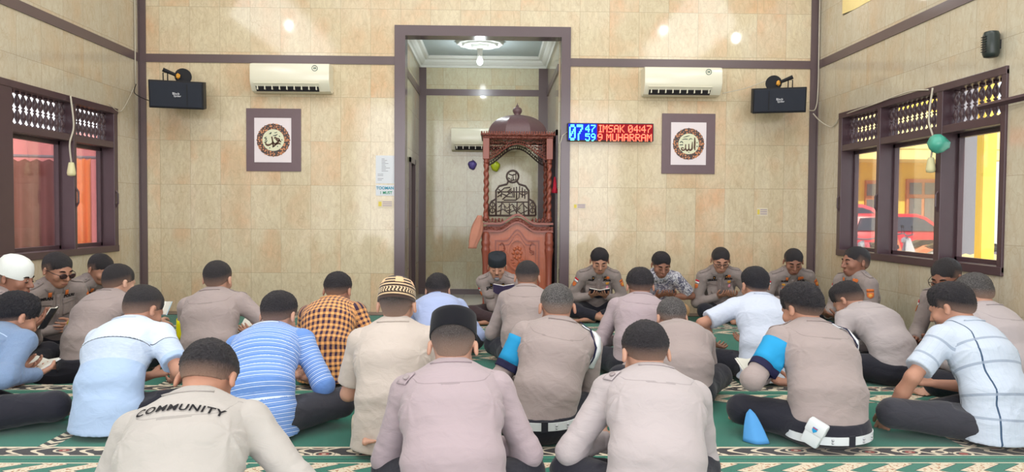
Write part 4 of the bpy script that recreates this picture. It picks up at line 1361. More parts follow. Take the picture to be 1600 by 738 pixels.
def mesh_np(name, P, Q, uv=None):
    me = bpy.data.meshes.new(name)
    me.vertices.add(len(P)); me.vertices.foreach_set('co', np.ascontiguousarray(P, np.float32).ravel())
    me.loops.add(Q.size); me.loops.foreach_set('vertex_index', Q.ravel())
    me.polygons.add(len(Q)); me.polygons.foreach_set('loop_start', np.arange(0, Q.size, 4, dtype=np.int32))
    me.polygons.foreach_set('use_smooth', np.ones(len(Q), bool))
    if uv is not None:
        l = me.uv_layers.new(name='UVMap'); l.data.foreach_set('uv', np.ascontiguousarray(uv, np.float32).ravel())
    me.update(calc_edges=True)
    return me

def folds(P, seed, freq=26, amp=.005, vert=.35, n=5):
    """long soft cloth creases"""
    rnd = np.random.RandomState(seed)
    out = np.zeros(len(P), np.float32)
    for i in range(n):
        d = rnd.normal(size=3); d[2] = d[2] * .6 + np.sign(d[2] + .01) * .9; d[0] *= vert * 2; d = d / np.linalg.norm(d)
        w = rnd.normal(size=3); w /= np.linalg.norm(w)
        f = freq * rnd.uniform(.6, 1.7)
        ph = P @ d * f + 1.6 * np.sin(P @ w * 9 + rnd.uniform(0, 6)) + rnd.uniform(0, 6)
        mask = np.clip(.5 + .9 * np.sin(P @ rnd.normal(size=3) * 7 + rnd.uniform(0, 6)), 0, 1)
        out += mask * ((1 - np.abs(np.sin(ph * .5))) ** 2.2 - .25)
    return out / n * amp * 2.2

def vnormals(P, Q):
    a = P[Q[:, 2]] - P[Q[:, 0]]; b = P[Q[:, 3]] - P[Q[:, 1]]
    fn = np.cross(a, b); N = np.zeros_like(P)
    for k in range(4):
        for d in range(3): N[:, d] += np.bincount(Q[:, k], fn[:, d], len(P))
    return N / np.maximum(np.linalg.norm(N, axis=1), 1e-9)[:, None]

# ------------------------------------------------------------------ materials of people
def mat_skin(name, rgb, shave=False):
    t = NT(name); o = t.obj()
    c = t.mix(t.noise(o, 14, 3), tuple(x * .86 for x in srgb(*rgb)[:3]) + (1,), srgb(*rgb))
    c = t.mix(t.m_('MULTIPLY', t.noise(o, 60, 2), .12), c, srgb(190, 120, 100))
    return t.fin(c, .5, .35, 0, t.bump(t.noise(o, 260, 2), .12, .002), Subsurface_Weight=.0)
SK = {'a': mat_skin('skin_tan', (204, 158, 136)), 'b': mat_skin('skin_brown', (186, 138, 116)), 'c': mat_skin('skin_dark_brown', (152, 108, 90)), 'd': mat_skin('skin_light_tan', (212, 168, 146))}
def mat_hair(name, rgb, scalp=(178, 142, 124), grey=0.0, fade=.9):
    """UV x = height above the hairline (0..1): clipped sides show scalp; UV y = how far to the crown"""
    t = NT(name); o = t.obj()
    uv = t.xyz(t.n('ShaderNodeUVMap', uv_map='UVMap').outputs[0])
    n1 = t.noise(o, 420, 3, .7); n2 = t.noise(t.mapping(o, scale=(1, 1, .5)), 95, 4, .75, 1.5)
    base = t.mix(n2, tuple(x * .35 for x in srgb(*rgb)[:3]) + (1,), tuple(x * 1.5 for x in srgb(*rgb)[:3]) + (1,))
    if grey: base = t.mix(t.m_('MULTIPLY', t.m_('GREATER_THAN', n1, .56), grey), base, srgb(190, 186, 184))
    f = t.m_('SUBTRACT', 1.0, t.m_('MULTIPLY', t.m_('ADD', uv[0], t.m_('MULTIPLY', t.m_('SUBTRACT', n1, .5), .45)), 1.0 / fade), clamp=True)
    c = t.mix(f, base, srgb(*scalp))
    return t.fin(c, .5, .45, 0, t.bump(t.m_('ADD', n1, n2), 1.0, .008))
HR = {'black': mat_hair('short_black_hair', (54, 50, 56), fade=.85), 'fade': mat_hair('faded_black_hair', (58, 54, 58), fade=1.0),
      'buzz': mat_hair('buzz_cut_hair', (78, 68, 68), (184, 150, 132), .25, 1.2), 'grey': mat_hair('greying_hair', (72, 68, 70), (180, 146, 128), .75, .9), 'thick': mat_hair('thick_black_hair', (46, 44, 52), fade=.5)}
M_brow = plain('brow_hair', srgb(40, 30, 28), .7, .2)
M_lip = plain('lip_skin', srgb(136, 82, 74), .5, .3)
M_eye = plain('eye_dark', srgb(36, 24, 22), .3, .5)

def cloth_base(t, o, nrm_amt=.35):
    w = t.noise(o, 900, 1)
    wr = t.noise(t.mapping(o, scale=(1, 1, 1.6)), 11, 3, .5, .9)
    b = t.bump(w, .12, .0015)
    return t.bump(wr, nrm_amt, .018, b)
def mat_cloth(name, rgb, pattern=None, rough=.85, trousers=False):
    t = NT(name); o = t.obj()
    uvn = t.xyz(t.n('ShaderNodeUVMap', uv_map='UVMap').outputs[0]); u, v = uvn[0], uvn[1]
    base = srgb(*rgb)
    c = t.mix(t.noise(o, 5, 2), tuple(x * .94 for x in base[:3]) + (1,), tuple(min(1, x * 1.04) for x in base[:3]) + (1,))
    if pattern == 'uniform':     # yoke seam; u,v in metres, v grows down the back from the collar
        curve = t.m_('ADD', .135, t.m_('MULTIPLY', t.m_('MULTIPLY', u, u), -1.6))
        torso = t.m_('LESS_THAN', t.m_('ABSOLUTE', u), .30)
        c = t.mix(t.m_('MULTIPLY', t.m_('LESS_THAN', t.m_('ABSOLUTE', t.m_('SUBTRACT', v, curve)), .0022), t.m_('MULTIPLY', torso, .5)), c, tuple(x * .5 for x in base[:3]) + (1,))
    if pattern == 'stripes':
        s = t.m_('MODULO', t.m_('ADD', v, 5.0), .019)
        c = t.mix(t.m_('LESS_THAN', s, .0032), c, srgb(214, 226, 246))
        s2 = t.m_('MODULO', t.m_('ADD', v, 5.0095), .019)
        c = t.mix(t.m_('MULTIPLY', t.m_('LESS_THAN', s2, .0018), .6), c, srgb(190, 208, 240))
    if pattern == 'check':
        P_ = .034
        a = t.m_('LESS_THAN', t.m_('MODULO', t.m_('ADD', u, 5.1), P_), P_ * .48); b = t.m_('LESS_THAN', t.m_('MODULO', t.m_('ADD', v, 5.1), P_), P_ * .48)
        s = t.m_('MULTIPLY', t.m_('ADD', a, b), .5)
        c = t.ramp(s, [(0, srgb(236, 170, 104)), (.5, srgb(150, 98, 80)), (1, srgb(58, 40, 66))], 'CONSTANT')
        c2 = t.mix(s, srgb(238, 172, 108), srgb(58, 40, 66))
        c = c2
    if pattern == 'panel':
        c = t.mix(t.band(v, .17, .27), srgb(*rgb), t.mix(t.noise(t.mapping(o, scale=(1, 1, 8)), 40, 3), srgb(168, 186, 214), srgb(204, 214, 230)))
        c = t.mix(t.m_('LESS_THAN', v, .17), c, srgb(204, 216, 234))
        c = t.mix(t.m_('LESS_THAN', t.m_('ABSOLUTE', t.m_('SUBTRACT', v, .17)), .0022), c, srgb(60, 66, 80))
    if pattern == 'plaid':
        for u0 in (-.135, .115, .32, -.36):
            c = t.mix(t.m_('LESS_THAN', t.m_('ABSOLUTE', t.m_('SUBTRACT', u, u0)), .0045), c, srgb(62, 84, 112))
        for v0 in (.125, .235, .37, .47):
            c = t.mix(t.m_('MULTIPLY', t.m_('LESS_THAN', t.m_('ABSOLUTE', t.m_('SUBTRACT', v, v0)), .0065), .75), c, srgb(140, 152, 172))
        c = t.mix(t.m_('MULTIPLY', t.m_('LESS_THAN', t.m_('MODULO', t.m_('ADD', u, 5.0), .025), .0016), .25), c, srgb(150, 168, 200))
    if pattern == 'batik':
        vv = t.vor(o, 30, 'DISTANCE_TO_EDGE').outputs[0]; n_ = t.noise(o, 24, 3, .6, 1.2)
        c = t.mix(t.m_('GREATER_THAN', n_, .52), srgb(206, 204, 212), srgb(120, 120, 142))
        c = t.mix(t.m_('LESS_THAN', vv, .035), c, srgb(70, 68, 88))
    if pattern == 'denim':
        c = t.mix(t.m_('MULTIPLY', t.noise(t.mapping(o, scale=(1, 1, 6)), 160, 3), .5), c, srgb(150, 176, 214))
        c = t.mix(t.m_('MULTIPLY', t.m_('LESS_THAN', t.m_('ABSOLUTE', t.m_('SUBTRACT', v, .10)), .003), t.m_('LESS_THAN', t.m_('ABSOLUTE', u), .3)), c, srgb(170, 190, 220))
    if pattern == 'knit':
        h = v  # height on the cap
        z1 = t.m_('SINE', t.m_('MULTIPLY', h, 420.0))
        c = t.mix(t.m_('GREATER_THAN', z1, .1), srgb(54, 40, 38), srgb(206, 178, 142))
        mid = t.band(h, .028, .05)
        ch = t.m_('SINE', t.m_('ADD', t.m_('MULTIPLY', u, 460.0), t.m_('MULTIPLY', t.m_('PINGPONG', t.m_('MULTIPLY', h, 90.0), 1.0), 3.0)))
        c = t.mix(mid, c, t.mix(t.m_('GREATER_THAN', ch, 0.0), srgb(60, 46, 42), srgb(214, 190, 156)))
        top = t.m_('GREATER_THAN', h, .072)
        st = t.m_('SINE', t.m_('MULTIPLY', u, 72.0))
        c = t.mix(t.m_('MULTIPLY', top, t.m_('GREATER_THAN', st, .3)), c, srgb(222, 180, 138))
        c = t.mix(t.m_('GREATER_THAN', h, .104), c, srgb(44, 36, 38))
        c = t.mix(t.m_('LESS_THAN', h, .01), c, srgb(70, 54, 50))
    return t.fin(c, rough, .25, 0, cloth_base(t, o), Sheen_Weight=.15)
CL = {}
def cloth(key, rgb, pattern=None, **k):
    if key not in CL: CL[key] = mat_cloth(key, rgb, pattern, **k)
    return CL[key]
U_GREY = dict(key='khaki_grey_uniform_cloth', rgb=(160, 146, 144), pattern='uniform')
U_PINK = dict(key='mauve_grey_uniform_cloth', rgb=(170, 154, 160), pattern='uniform')
U_WARM = dict(key='warm_grey_uniform_cloth', rgb=(170, 160, 154), pattern='uniform')
U_DARK = dict(key='olive_grey_uniform_cloth', rgb=(146, 134, 131), pattern='uniform')
U_LITE = dict(key='pale_grey_uniform_cloth', rgb=(178, 168, 170), pattern='uniform')
T_BLACK = cloth('black_trouser_cloth', (38, 38, 48))
T_BROWN = cloth('dark_brown_trouser_cloth', (66, 50, 54))
T_TAN = cloth('tan_trouser_cloth', (190, 150, 108))
T_BEIGE = cloth('beige_trouser_cloth', (186, 172, 156))
T_CHAR = cloth('charcoal_trouser_cloth', (58, 58, 66))

# ------------------------------------------------------------------ skeleton
def rotm(p):   # head rotation: yaw (left+), pitch (down+), roll
    return np.array((Matrix.Rotation(R(p.get('hyaw', 0)), 3, 'Z') @ Matrix.Rotation(-R(p.get('pitch', 35)), 3, 'X') @ Matrix.Rotation(R(p.get('hroll', 0)), 3, 'Y')))
X3, Y3, Z3 = np.array([1., 0, 0]), np.array([0, 1., 0]), np.array([0, 0, 1.])
def ik(a, b, l1, l2, hint):
    d = b - a; L = np.linalg.norm(d)
    if L > (l1 + l2) * .995: b = a + d / L * (l1 + l2) * .995; d = b - a; L = np.linalg.norm(d)
    x = (l1 * l1 - l2 * l2 + L * L) / (2 * L); hgt = sqrt(max(l1 * l1 - x * x, 0)); dn = d / L
    h = np.array(hint, float); h -= dn * (h @ dn); h = nrm(h)
    return a + dn * x + h * hgt, b
def skel(p, lean, sx=0.0):
    s = {}
    tw = R(p.get('twist', 0))
    P = [np.array([0, 0, .105])]
    for L, f in ((.14, .35), (.18, 1.0), (.175, 1.45)):
        a = R(min(lean * f, 88)); P.append(P[-1] + L * np.array([0, sin(a), cos(a)]))
    for i in (1, 2, 3): P[i] = P[i] + X3 * sx * (0, .25, .65, 1.0)[i]
    s['sp'] = P
    a3 = R(min(lean * 1.45, 88))
    T = nrm(P[3] - P[2]); W = nrm(X3 * cos(tw) + Y3 * sin(tw)); W = nrm(W - T * (W @ T)); Dv = np.cross(T, W)  # W right, Dv forward? (T x W)
    s['T'], s['W'], s['F'] = T, W, np.cross(T, W) * 1.0
    fwd = np.cross(T, W)
    if fwd[1] < 0: fwd = -fwd
    s['fwd'] = fwd
    sc = P[3] - T * .055
    ws = p.get('sw', .162)
    reach = p.get('reach', .03)
    s['sh'] = [sc - W * ws + fwd * reach, sc + W * ws + fwd * reach]      # left, right
    nd = a3 * .55 + R(p.get('pitch', 35)) * .25
    ndv = np.array([0, sin(nd), cos(nd)])
    s['nb'] = P[3] + fwd * .012
    s['at'] = s['nb'] + ndv * .088
    s['nd'] = ndv
    H = rotm(p); s['H'] = H
    s['hc'] = s['at'] + H @ np.array([0, -.005, .071])
    return s
def head_top(s, cap):
    # support of the cranium ellipsoid in +z
    r = np.array([.090, .111, .096]); u = s['H'].T @ Z3
    z = s['hc'][2] + np.linalg.norm(r * u)
    if cap: z = max(z, (s['hc'] + s['H'] @ np.array([0, -.01, cap]))[2] + .004)
    return z

def hand_prims(w, d, n, side, curl=.5, spread=.1, sc=1.0, thumb=1.0):
    """w wrist, d finger direction, n palm normal (the way the palm faces), side = +1 right hand"""
    d = nrm(d); n = nrm(n - d * (n @ d)); t = np.cross(d, n) * side      # t: thumb side
    pr = []
    F = np.array([t, n, d])
    pc0 = w + d * .012 * sc; pc1 = w + d * .078 * sc
    pr.append((('e', pc0, pc1, F, (.028 * sc, .017 * sc, .02 * sc), (.040 * sc, .0135 * sc, .016 * sc)), .012))
    Ls = (.072, .080, .075, .060)
    for k in range(4):
        off = (.030 - .0202 * k) * sc
        b = w + d * (.086 - .003 * abs(k - 1)) * sc + t * off - n * .001
        dd = nrm(d + t * (spread * (1.5 - k)) * .5)
        seg = Ls[k] * sc; c = 0
        p0 = b; r0 = .0092 * sc
        for j, f in enumerate((.44, .31, .25)):
            c += curl * (.55, .8, .6)[j]
            dj = dd * cos(c) + n * sin(c); p1 = p0 + dj * seg * f; r1 = r0 * .9
            pr.append((('c', p0, p1, r0, r1), .004)); p0 = p1; r0 = r1
    tb = w + d * .028 * sc + t * .024 * sc + n * .004
    t1 = tb + nrm(t * .75 + d * .7 + n * .25 * thumb) * .040 * sc; t2 = t1 + nrm(t * .25 + d * .9 + n * .45 * thumb) * .032 * sc; t3 = t2 + nrm(d * .9 + n * .5 * thumb) * .024 * sc
    pr += [(('c', tb, t1, .014 * sc, .0115 * sc), .010), (('c', t1, t2, .011 * sc, .010 * sc), .004), (('c', t2, t3, .010 * sc, .0085 * sc), .004)]
    return pr
def foot_prims(a, d, up, side, sc=1.0):
    d = nrm(d); up = nrm(up - d * (up @ d)); t = np.cross(d, up)
    F = np.array([t, up, d]); pr = []
    heel = a - d * .035 - up * .028
    ball = a + d * .135 - up * .038
    pr.append((('c', a + up * .02, heel, .032, .028), .03))
    pr.append((('e', a - up * .018, ball, F, (.030, .030, .03), (.042, .018, .02)), .03))
    for k in range(5):
        off = (.032 - .0165 * k) * side
        L = (.05, .044, .039, .034, .028)[k]; r = (.0135, .0095, .009, .0085, .008)[k]
        pr.append((('c', ball + t * off, ball + t * off * 1.05 + d * L - up * .004, r * 1.1, r), .005))
    return pr

def frame_of(a, b, W):
    T = nrm(np.asarray(b) - np.asarray(a)); W = nrm(W - T * (W @ T)); return np.array([W, np.cross(T, W), T])

PERSONS = []
def make_person(p):
    """p: dict of pose, build, clothing"""
    seed = p['seed']; rnd = random.Random(seed)
    yaw = R(p['yaw']); S = p.get('S', .93)
    base = Vector((p['x'], p['y'], p.get('z', 0.0)))
    Rz = Matrix.Rotation(yaw, 3, 'Z')
    wpos = lambda q: base + Rz @ Vector(q) * S
    cap = {'peci': .125, 'kufi': .105, 'skull': .10}.get(p.get('cap'), 0)
    # lean so that the crown meets the wanted height; sideways sway so that it meets the wanted place
    sx = 0.0
    for it in range(6):
        lo, hi = -6.0, 58.0
        for _ in range(22):
            mid = (lo + hi) / 2
            s = skel(p, mid, sx)
            top = head_top(s, cap)
            w = wpos((s['hc'][0], s['hc'][1], top))
            if project(w)[1] > p['top']: hi = mid
            else: lo = mid
        lean = mid
        w = wpos(s['hc']); px = project(w)[0]
        err = (p['hx'] - px) / FPX * w.y
        cy = cos(yaw)
        if abs(cy) > .45: sx += err / (cy * S) * .7
        lim = p.get('sway', .06)
        ov = sx - max(-lim, min(lim, sx)); sx -= ov
        base.x += ov * cy * S if abs(cy) > .45 else err
    s = skel(p, lean, sx)
    print('%-22s lean %.1f sx %.3f  head px %s want (%d,%d)' % (p['key'], lean, sx, tuple(int(q) for q in project(wpos((s['hc'][0], s['hc'][1], head_top(s, cap))))), p['hx'], p['top']))
    g = p.get('g', 1.0)       # girth
    sp, T, W, fwd = s['sp'], s['T'], s['W'], s['fwd']
    H, at_, nb = s['H'], s['at'], s['nb']
    HS = p.get('hs', 1.12)
    hd = lambda x, y, z: at_ + H @ (np.array([x, y, z]) * HS)
    near = p['y'] < 4.0
    face = p.get('face', False)
    # arms
    wl = np.array(p.get('wl', (-.09, .40, .20)), float); wr = np.array(p.get('wr', (.09, .40, .20)), float)
    hl = p.get('el', (-.45, -.05, -1)); hr = p.get('er', (.45, -.05, -1))
    eL, wl = ik(s['sh'][0], wl, .275, .24, hl); eR, wr = ik(s['sh'][1], wr, .275, .24, hr)
    # legs
    lg = p.get('legs', 'cross')
    if lg == 'cross':
        ks = p.get('knee', .31)
        kL, kR = np.array([-ks, .27, .12]), np.array([ks, .27, .12])
        aL, aR = np.array([.09, .34, .055]), np.array([-.08, .42, .05])
        fdL, fdR = np.array([1, .25, .05]), np.array([-1, -.05, .0]); upL = upR = np.array([0, -.35, 1.])
        hipL, hipR = np.array([-.085, .02, .10]), np.array([.085, .02, .10])
    elif lg == 'kneel':
        kL, kR = np.array([-.13, .42, .07]), np.array([.13, .42, .07]); aL, aR = np.array([-.09, .02, .05]), np.array([.09, .02, .05])
        fdL, fdR = np.array([.2, -1, 0]), np.array([-.2, -1, 0]); upL = upR = np.array([0, .1, -1.])
        hipL, hipR = np.array([-.09, .02, .14]), np.array([.09, .02, .14])
    elif lg == 'kneeup':    # one knee raised
        kL, kR = np.array([-.34, .27, .12]), np.array([.16, .40, .33]); aL, aR = np.array([.07, .33, .055]), np.array([.12, .42, .06])
        fdL, fdR = np.array([1, .25, .05]), np.array([.1, 1, -.05]); upL = np.array([0, -.35, 1.]); upR = np.array([0, .1, 1.])
        hipL, hipR = np.array([-.085, .02, .10]), np.array([.085, .02, .10])
    h_b = p.get('h', .0062 if near else .0065)
    # ---------------- body
    allp = np.array([sp[0], sp[3], hd(0, 0, .16), hd(0, .12, -.06), eL, eR, wl, wr, kL, kR, aL, aR, s['sh'][0], s['sh'][1]])
    lo = allp.min(0) - .23; hi = allp.max(0) + .23; lo[2] = max(lo[2], -.03)
    B = Field(lo, hi, h_b)
    hf = lambda a, b, c: (a, b, c)
    for i in range(3):
        fr = frame_of(sp[i], sp[i + 1], X3)
        ra = [(.135 * g, .095 * g, .09), (.125 * g, .085 * g, .08), (.135, .09, .08), (.075, .055, .05)]
        B.add(('e', sp[i], sp[i + 1], fr, ra[i], ra[i + 1]), .05)
    B.add(('c', s['sh'][0], s['sh'][1], .045, .045), .05)
    B.add(('c', nb - T * .03, hd(0, -.022, .01), .058, .052), .04)
    # head
    e = lambda c, r, F=None: ('e', hd(*c), hd(*c), H.T if F is None else F, tuple(q * HS for q in r), tuple(q * HS for q in r))
    B.add(e((0, -.008, .066), (.0755, .094, .080)), .03)
    B.add(e((0, .030, .012), (.060, .064, .082)), .03)
    B.add(e((0, .058, -.036), (.038, .034, .030)), .03)
    B.add(('c', hd(-.03, .083, .056), hd(.03, .083, .056), .011, .011), .014)
    for sd in (-1, 1):
        B.add(e((sd * .040, .066, .012), (.026, .022, .024)), .02)
        if face:
            B.add(e((sd * .030, .104, .037), (.017, .016, .011)), .010, True)
            B.add(e((sd * .030, .082, .036), (.0135, .0125, .0125)), .003)
        Fe = np.array([nrm(H @ np.array([1, -sd * .35, 0])), nrm(H @ np.array([sd * .35, 1, .18])), nrm(H @ np.array([0, -.18, 1]))])
        B.add(('e', hd(sd * .083, -.006, .028), hd(sd * .083, -.006, .028), Fe, (.0095, .019, .031), (.0095, .019, .031)), .008)
        B.add(('e', hd(sd * .090, .002, .032), hd(sd * .090, .002, .032), Fe, (.006, .009, .016), (.006, .009, .016)), .006, True)
    B.add(('c', hd(0, .092, .045), hd(0, .113, .010), .0085, .0125), .012)
    B.add(('c', hd(-.012, .100, .006), hd(.012, .100, .006), .0075, .0075), .008)
    B.add(('c', hd(-.015, .0935, -.021), hd(.015, .0935, -.021), .0068, .0068), .010)
    B.add(('c', hd(-.012, .0915, -.0325), hd(.012, .0915, -.0325), .0068, .0068), .010)
    # limbs
    for sh, el, wri in ((s['sh'][0], eL, wl), (s['sh'][1], eR, wr)):
        B.add(('c', sh, el, .044, .036), .03); B.add(('c', el, el + (wri - el) * .4, .036, .037), .02); B.add(('c', el + (wri - el) * .4, wri, .037, .024), .015)
    for k_, (wri, el, side) in enumerate(((wl, eL, -1), (wr, eR, 1))):
        dd = p.get('dl' if side < 0 else 'dr'); nn = p.get('nl' if side < 0 else 'nr')
        dd = nrm(wri - el) * .5 + np.array([-side * .55, .5, .05]) if dd is None else np.array(dd, float)
        nn = np.array([0, -.35, 1.0]) if nn is None else np.array(nn, float)
        if np.linalg.norm(np.cross(nrm(dd), nrm(nn))) < .2: nn = nn + np.array([.3, .2, .4])
        for pr, k in hand_prims(wri, dd, nn, side, p.get('curl', .45), .12): B.add(pr, k)
    for hip, kn, an, fd, up, side in ((hipL, kL, aL, fdL, upL, -1), (hipR, kR, aR, fdR, upR, 1)):
        B.add(('c', hip, kn, .065, .048), .03); B.add(('c', kn, kn + (an - kn) * .35, .046, .046), .02); B.add(('c', kn + (an - kn) * .35, an, .046, .03), .02)
        for pr, k in foot_prims(an, fd, up, side): B.add(pr, k)
    B.cut((0, 0, .004), (0, 0, -1))
    P, Q = surfnet(B)
    root = empty('person', base, yaw, S)
    tag(root, p['label'], 'person', None)
    bo = link('body', mesh_np('body', P, Q), SK[p.get('skin', 'a')], root)
    # ---------------- hair
    ht = p.get('hair', 'fade')
    if ht != 'none':
        th = {'thick': .013, 'black': .009, 'fade': .007, 'buzz': .0035, 'grey': .007}[ht]
        c0 = s['hc']; Fh = Field(c0 - .15, c0 + .15, .0052)
        hr_ = tuple(q * HS for q in (.0755 + th, .094 + th * .9, .080 + th)); Fh.add(('e', hd(0, -.008, .067), hd(0, -.008, .067), H.T, hr_, hr_), 0)
        Fh.add(('e', hd(0, -.046, .012), hd(0, -.046, .012), H.T, (.060 + th * .6, .048 + th, .055), (.060 + th * .6, .048 + th, .055)), .03)
        # crown lift at the front for longer cuts
        if ht in ('thick', 'black'): Fh.add(('e', hd(0, .03, .118), hd(0, .03, .118), H.T, (.055, .055, .034), (.055, .055, .034)), .05)
        low = -.018 if ht != 'thick' else -.024
        nh = H @ nrm(np.array([0, .62, -1.0])); Fh.cut(hd(0, -.1, -.030 + low), nh)
        Fh.add(('e', hd(0, .118, .022), hd(0, .118, .022), H.T, (.080, .066, .080), (.080, .066, .080)), .004, True)
        Fh.add(('e', hd(0, .150, .085), hd(0, .150, .085), H.T, (.09, .072, .05), (.09, .072, .05)), .006, True)
        if len(np.argwhere(Fh.D < 0)):
            Ph, Qh = surfnet(Fh)
            L = (Ph - at_) @ H / HS      # head-local coordinates
            up = (L[:, 2] - (-.030 + low) - (L[:, 1] + .1) * .62)
            up0 = up; up = up + np.clip((L[:, 1] - .015) / .05, 0, 1) * .09
            Nh = vnormals(Ph, Qh)
            ns = np.random.RandomState(seed).normal(size=len(Ph)).astype(np.float32) * .42 + .5 * np.sin(L[:, 0] * 70 + 2 * np.sin(L[:, 1] * 60 + seed)) * np.sin(L[:, 1] * 55 + L[:, 2] * 75)
            Ph = Ph + Nh * (ns * np.clip(up / .06, 0, 1) * {'thick': .0045, 'black': .003, 'fade': .0016, 'buzz': .0006, 'grey': .002}[ht])[:, None]
            Ph = Ph - Nh * (np.maximum(np.clip(1 - up0 / .07, 0, 1), .8 * np.clip((L[:, 1] - .052) / .03, 0, 1)) * th * .95)[:, None]
            uvv = np.stack([up / .08, L[:, 2]], 1)
            link('hair', mesh_np('hair', Ph, Qh, uvv[Qh.ravel()]), HR[p.get('hmat', ht)], root)
    # ---------------- face parts
    if face:
        HM = Matrix([list(H[i] * HS) + [at_[i]] for i in range(3)] + [[0, 0, 0, 1]])
        for sd in (-1, 1):
            m = MB(); m.M = HM
            m.tube([(sd * .014, .0925, .058), (sd * .026, .0935, .0625), (sd * .038, .0885, .0625), (sd * .047, .080, .057)], [.0036, .0052, .0048, .0022], 6); m.build('eyebrow', M_brow, root, True)
            m = MB(); m.M = HM
            m.tube([(sd * .019, .0925, .034), (sd * .025, .0948, .0315), (sd * .033, .0945, .0315), (sd * .041, .0895, .034)], [.0018, .0036, .0036, .0018], 6); m.build('eye', M_eye, root, True)
        m = MB(); m.M = HM
        m.tube([(-.021, .0935, -.0265), (-.008, .1005, -.0255), (0, .1015, -.0262), (.008, .1005, -.0255), (.021, .0935, -.0265)], [.002, .0042, .0042, .0042, .002], 6); m.build('lips', M_lip, root, True)
        if p.get('moustache'):
            m = MB(); m.M = HM
            m.tube([(-.022, .0935, -.0155), (-.008, .1015, -.0095), (.008, .1015, -.0095), (.022, .0935, -.0155)], [.0015, .0032, .0032, .0015], 6); m.build('moustache', M_brow, root, True)
    if p.get('glasses'):
        m = MB(); m.M = Matrix([list(H[i] * HS) + [at_[i]] for i in range(3)] + [[0, 0, 0, 1]])
        for sd in (-1, 1):
            m.tube([(sd * (.033 + .024 * cos(a)), .110 - .008 * abs(cos(a)) * (1 if sd * cos(a) * sd > 0 else 0), .034 + .0165 * sin(a)) for a in [2*pi*k/16 for k in range(17)]], .0022, 5)
            m.tube([(sd * .057, .103, .040), (sd * .075, .075, .042), (sd * .084, .01, .042), (sd * .083, -.02, .03)], .0022, 5)
        m.tube([(-.010, .112, .040), (.010, .112, .040)], .0022, 5)
        go = m.build('glasses', plain('dark_glasses_frame', srgb(34, 28, 34), .3, .5), root, True)
        if p['glasses'] == 'dark':
            m = MB(); m.M = Matrix([list(H[i] * HS) + [at_[i]] for i in range(3)] + [[0, 0, 0, 1]])
            for sd in (-1, 1): m.ball((sd * .033, .107, .034), (.023, .004, .016), 2)
            m.build('lenses', plain('smoked_lens', srgb(60, 34, 40), .12, .6), go, True)
    # ---------------- cap
    if p.get('cap'):
        m = MB(); HMr = Matrix([list(H[i] * HS) + [at_[i]] for i in range(3)] + [[0, 0, 0, 1]])
        m.M = HMr @ Matrix.Translation((0, -.008, .058)) @ Matrix.Rotation(R(-8), 4, 'X')
        if p['cap'] == 'peci':
            prof = [(.99, .008), (1.0, .01), (.985, .070), (.96, .084), (.90, .090), (.5, .098), (.0, .100)]; mt = plain('black_felt', srgb(26, 26, 32), .95, .15, bump=.3, bscale=600, Sheen_Weight=.1)
            if p['key'] == 'imam': mt = plain('charcoal_knit', srgb(50, 54, 60), .95, .15, bump=.6, bscale=300)
        elif p['cap'] == 'kufi':
            prof = [(.995, -.012), (1.0, -.008), (.99, .03), (.94, .06), (.80, .084), (.56, .099), (.28, .106), (.0, .108)]; mt = cloth('knitted_cap_wool', (206, 178, 142), 'knit', rough=.9)
        else:
            prof = [(.99, -.008), (1.0, -.002), (1.0, .025), (.93, .058), (.80, .086), (.55, .104), (.27, .113), (.0, .115)]; mt = plain('white_knit_cap', srgb(226, 230, 228), .9, .2, bump=.5, bscale=260)
        rs = []; N = 40
        for f, z in prof:
            f = max(f, .002)
            rs.append([((.0845 * f) * cos(2*pi*k/N), (.1035 * f) * sin(2*pi*k/N), z + (.012 * (1 - abs(sin(2*pi*k/N))) * (f < .97) if p['cap'] == 'peci' else 0)) for k in range(N)])
        m.rings(rs)
        co = m.build('cap', mt, root); autosmooth(co, 38)
        me = co.data
        if p['cap'] == 'kufi':
            inv = (HMr @ Matrix.Translation((0, -.008, .058)) @ Matrix.Rotation(R(-8), 4, 'X')).inverted()
            l = me.uv_layers.new(name='UVMap')
            for lp in me.loops:
                q = inv @ me.vertices[lp.vertex_index].co
                a = atan2(q.x, -q.y); l.data[lp.index].uv = (a * .0845, q.z + .012)
    # ---------------- shirt
    slv = p.get('sleeve', 'long'); loose = p.get('hem', 'tuck') == 'loose'
    hem_z = p.get('hemz', .03 if loose else .10)
    pts = [sp[0], sp[3], eL, eR, wl if slv == 'long' else eL, wr if slv == 'long' else eR, s['sh'][0], s['sh'][1]]
    pts = np.array(pts); lo = pts.min(0) - .24; hi = pts.max(0) + .2; lo[2] = 0
    h_s = .006 if near else .0075
    Fs = Field(lo, hi, h_s)
    RA = [(.168 * g, .128 * g, .11), (.160 * g, .120 * g, .10), (.172 * (.5 + .5 * g), .122 * (.6 + .4 * g), .10), (.105, .075, .07)]
    for i in range(3):
        fr = frame_of(sp[i], sp[i + 1], X3 if i < 2 else W)
        Fs.add(('e', sp[i], sp[i + 1], fr, RA[i], RA[i + 1]), .05)
    if loose:
        Fs.add(('e', sp[0] * A3(1, 1, 0) + A3(0, -.01, .03), sp[0] + A3(0, 0, .03), np.eye(3), (.19 * g, .150 * g, .1), (.168 * g, .13 * g, .1)), .04)
    mid = (sp[2] + sp[3]) / 2
    Fs.add(('e', mid - fwd * .012, mid - fwd * .012, frame_of(sp[2], sp[3], W), (.185, .095, .10), (.185, .095, .10)), .05)   # shoulder blades
    for sh in s['sh']:
        Fs.add(('c', nb + T * .005, sh + T * .012, .052, .056), .05)
    arms = []
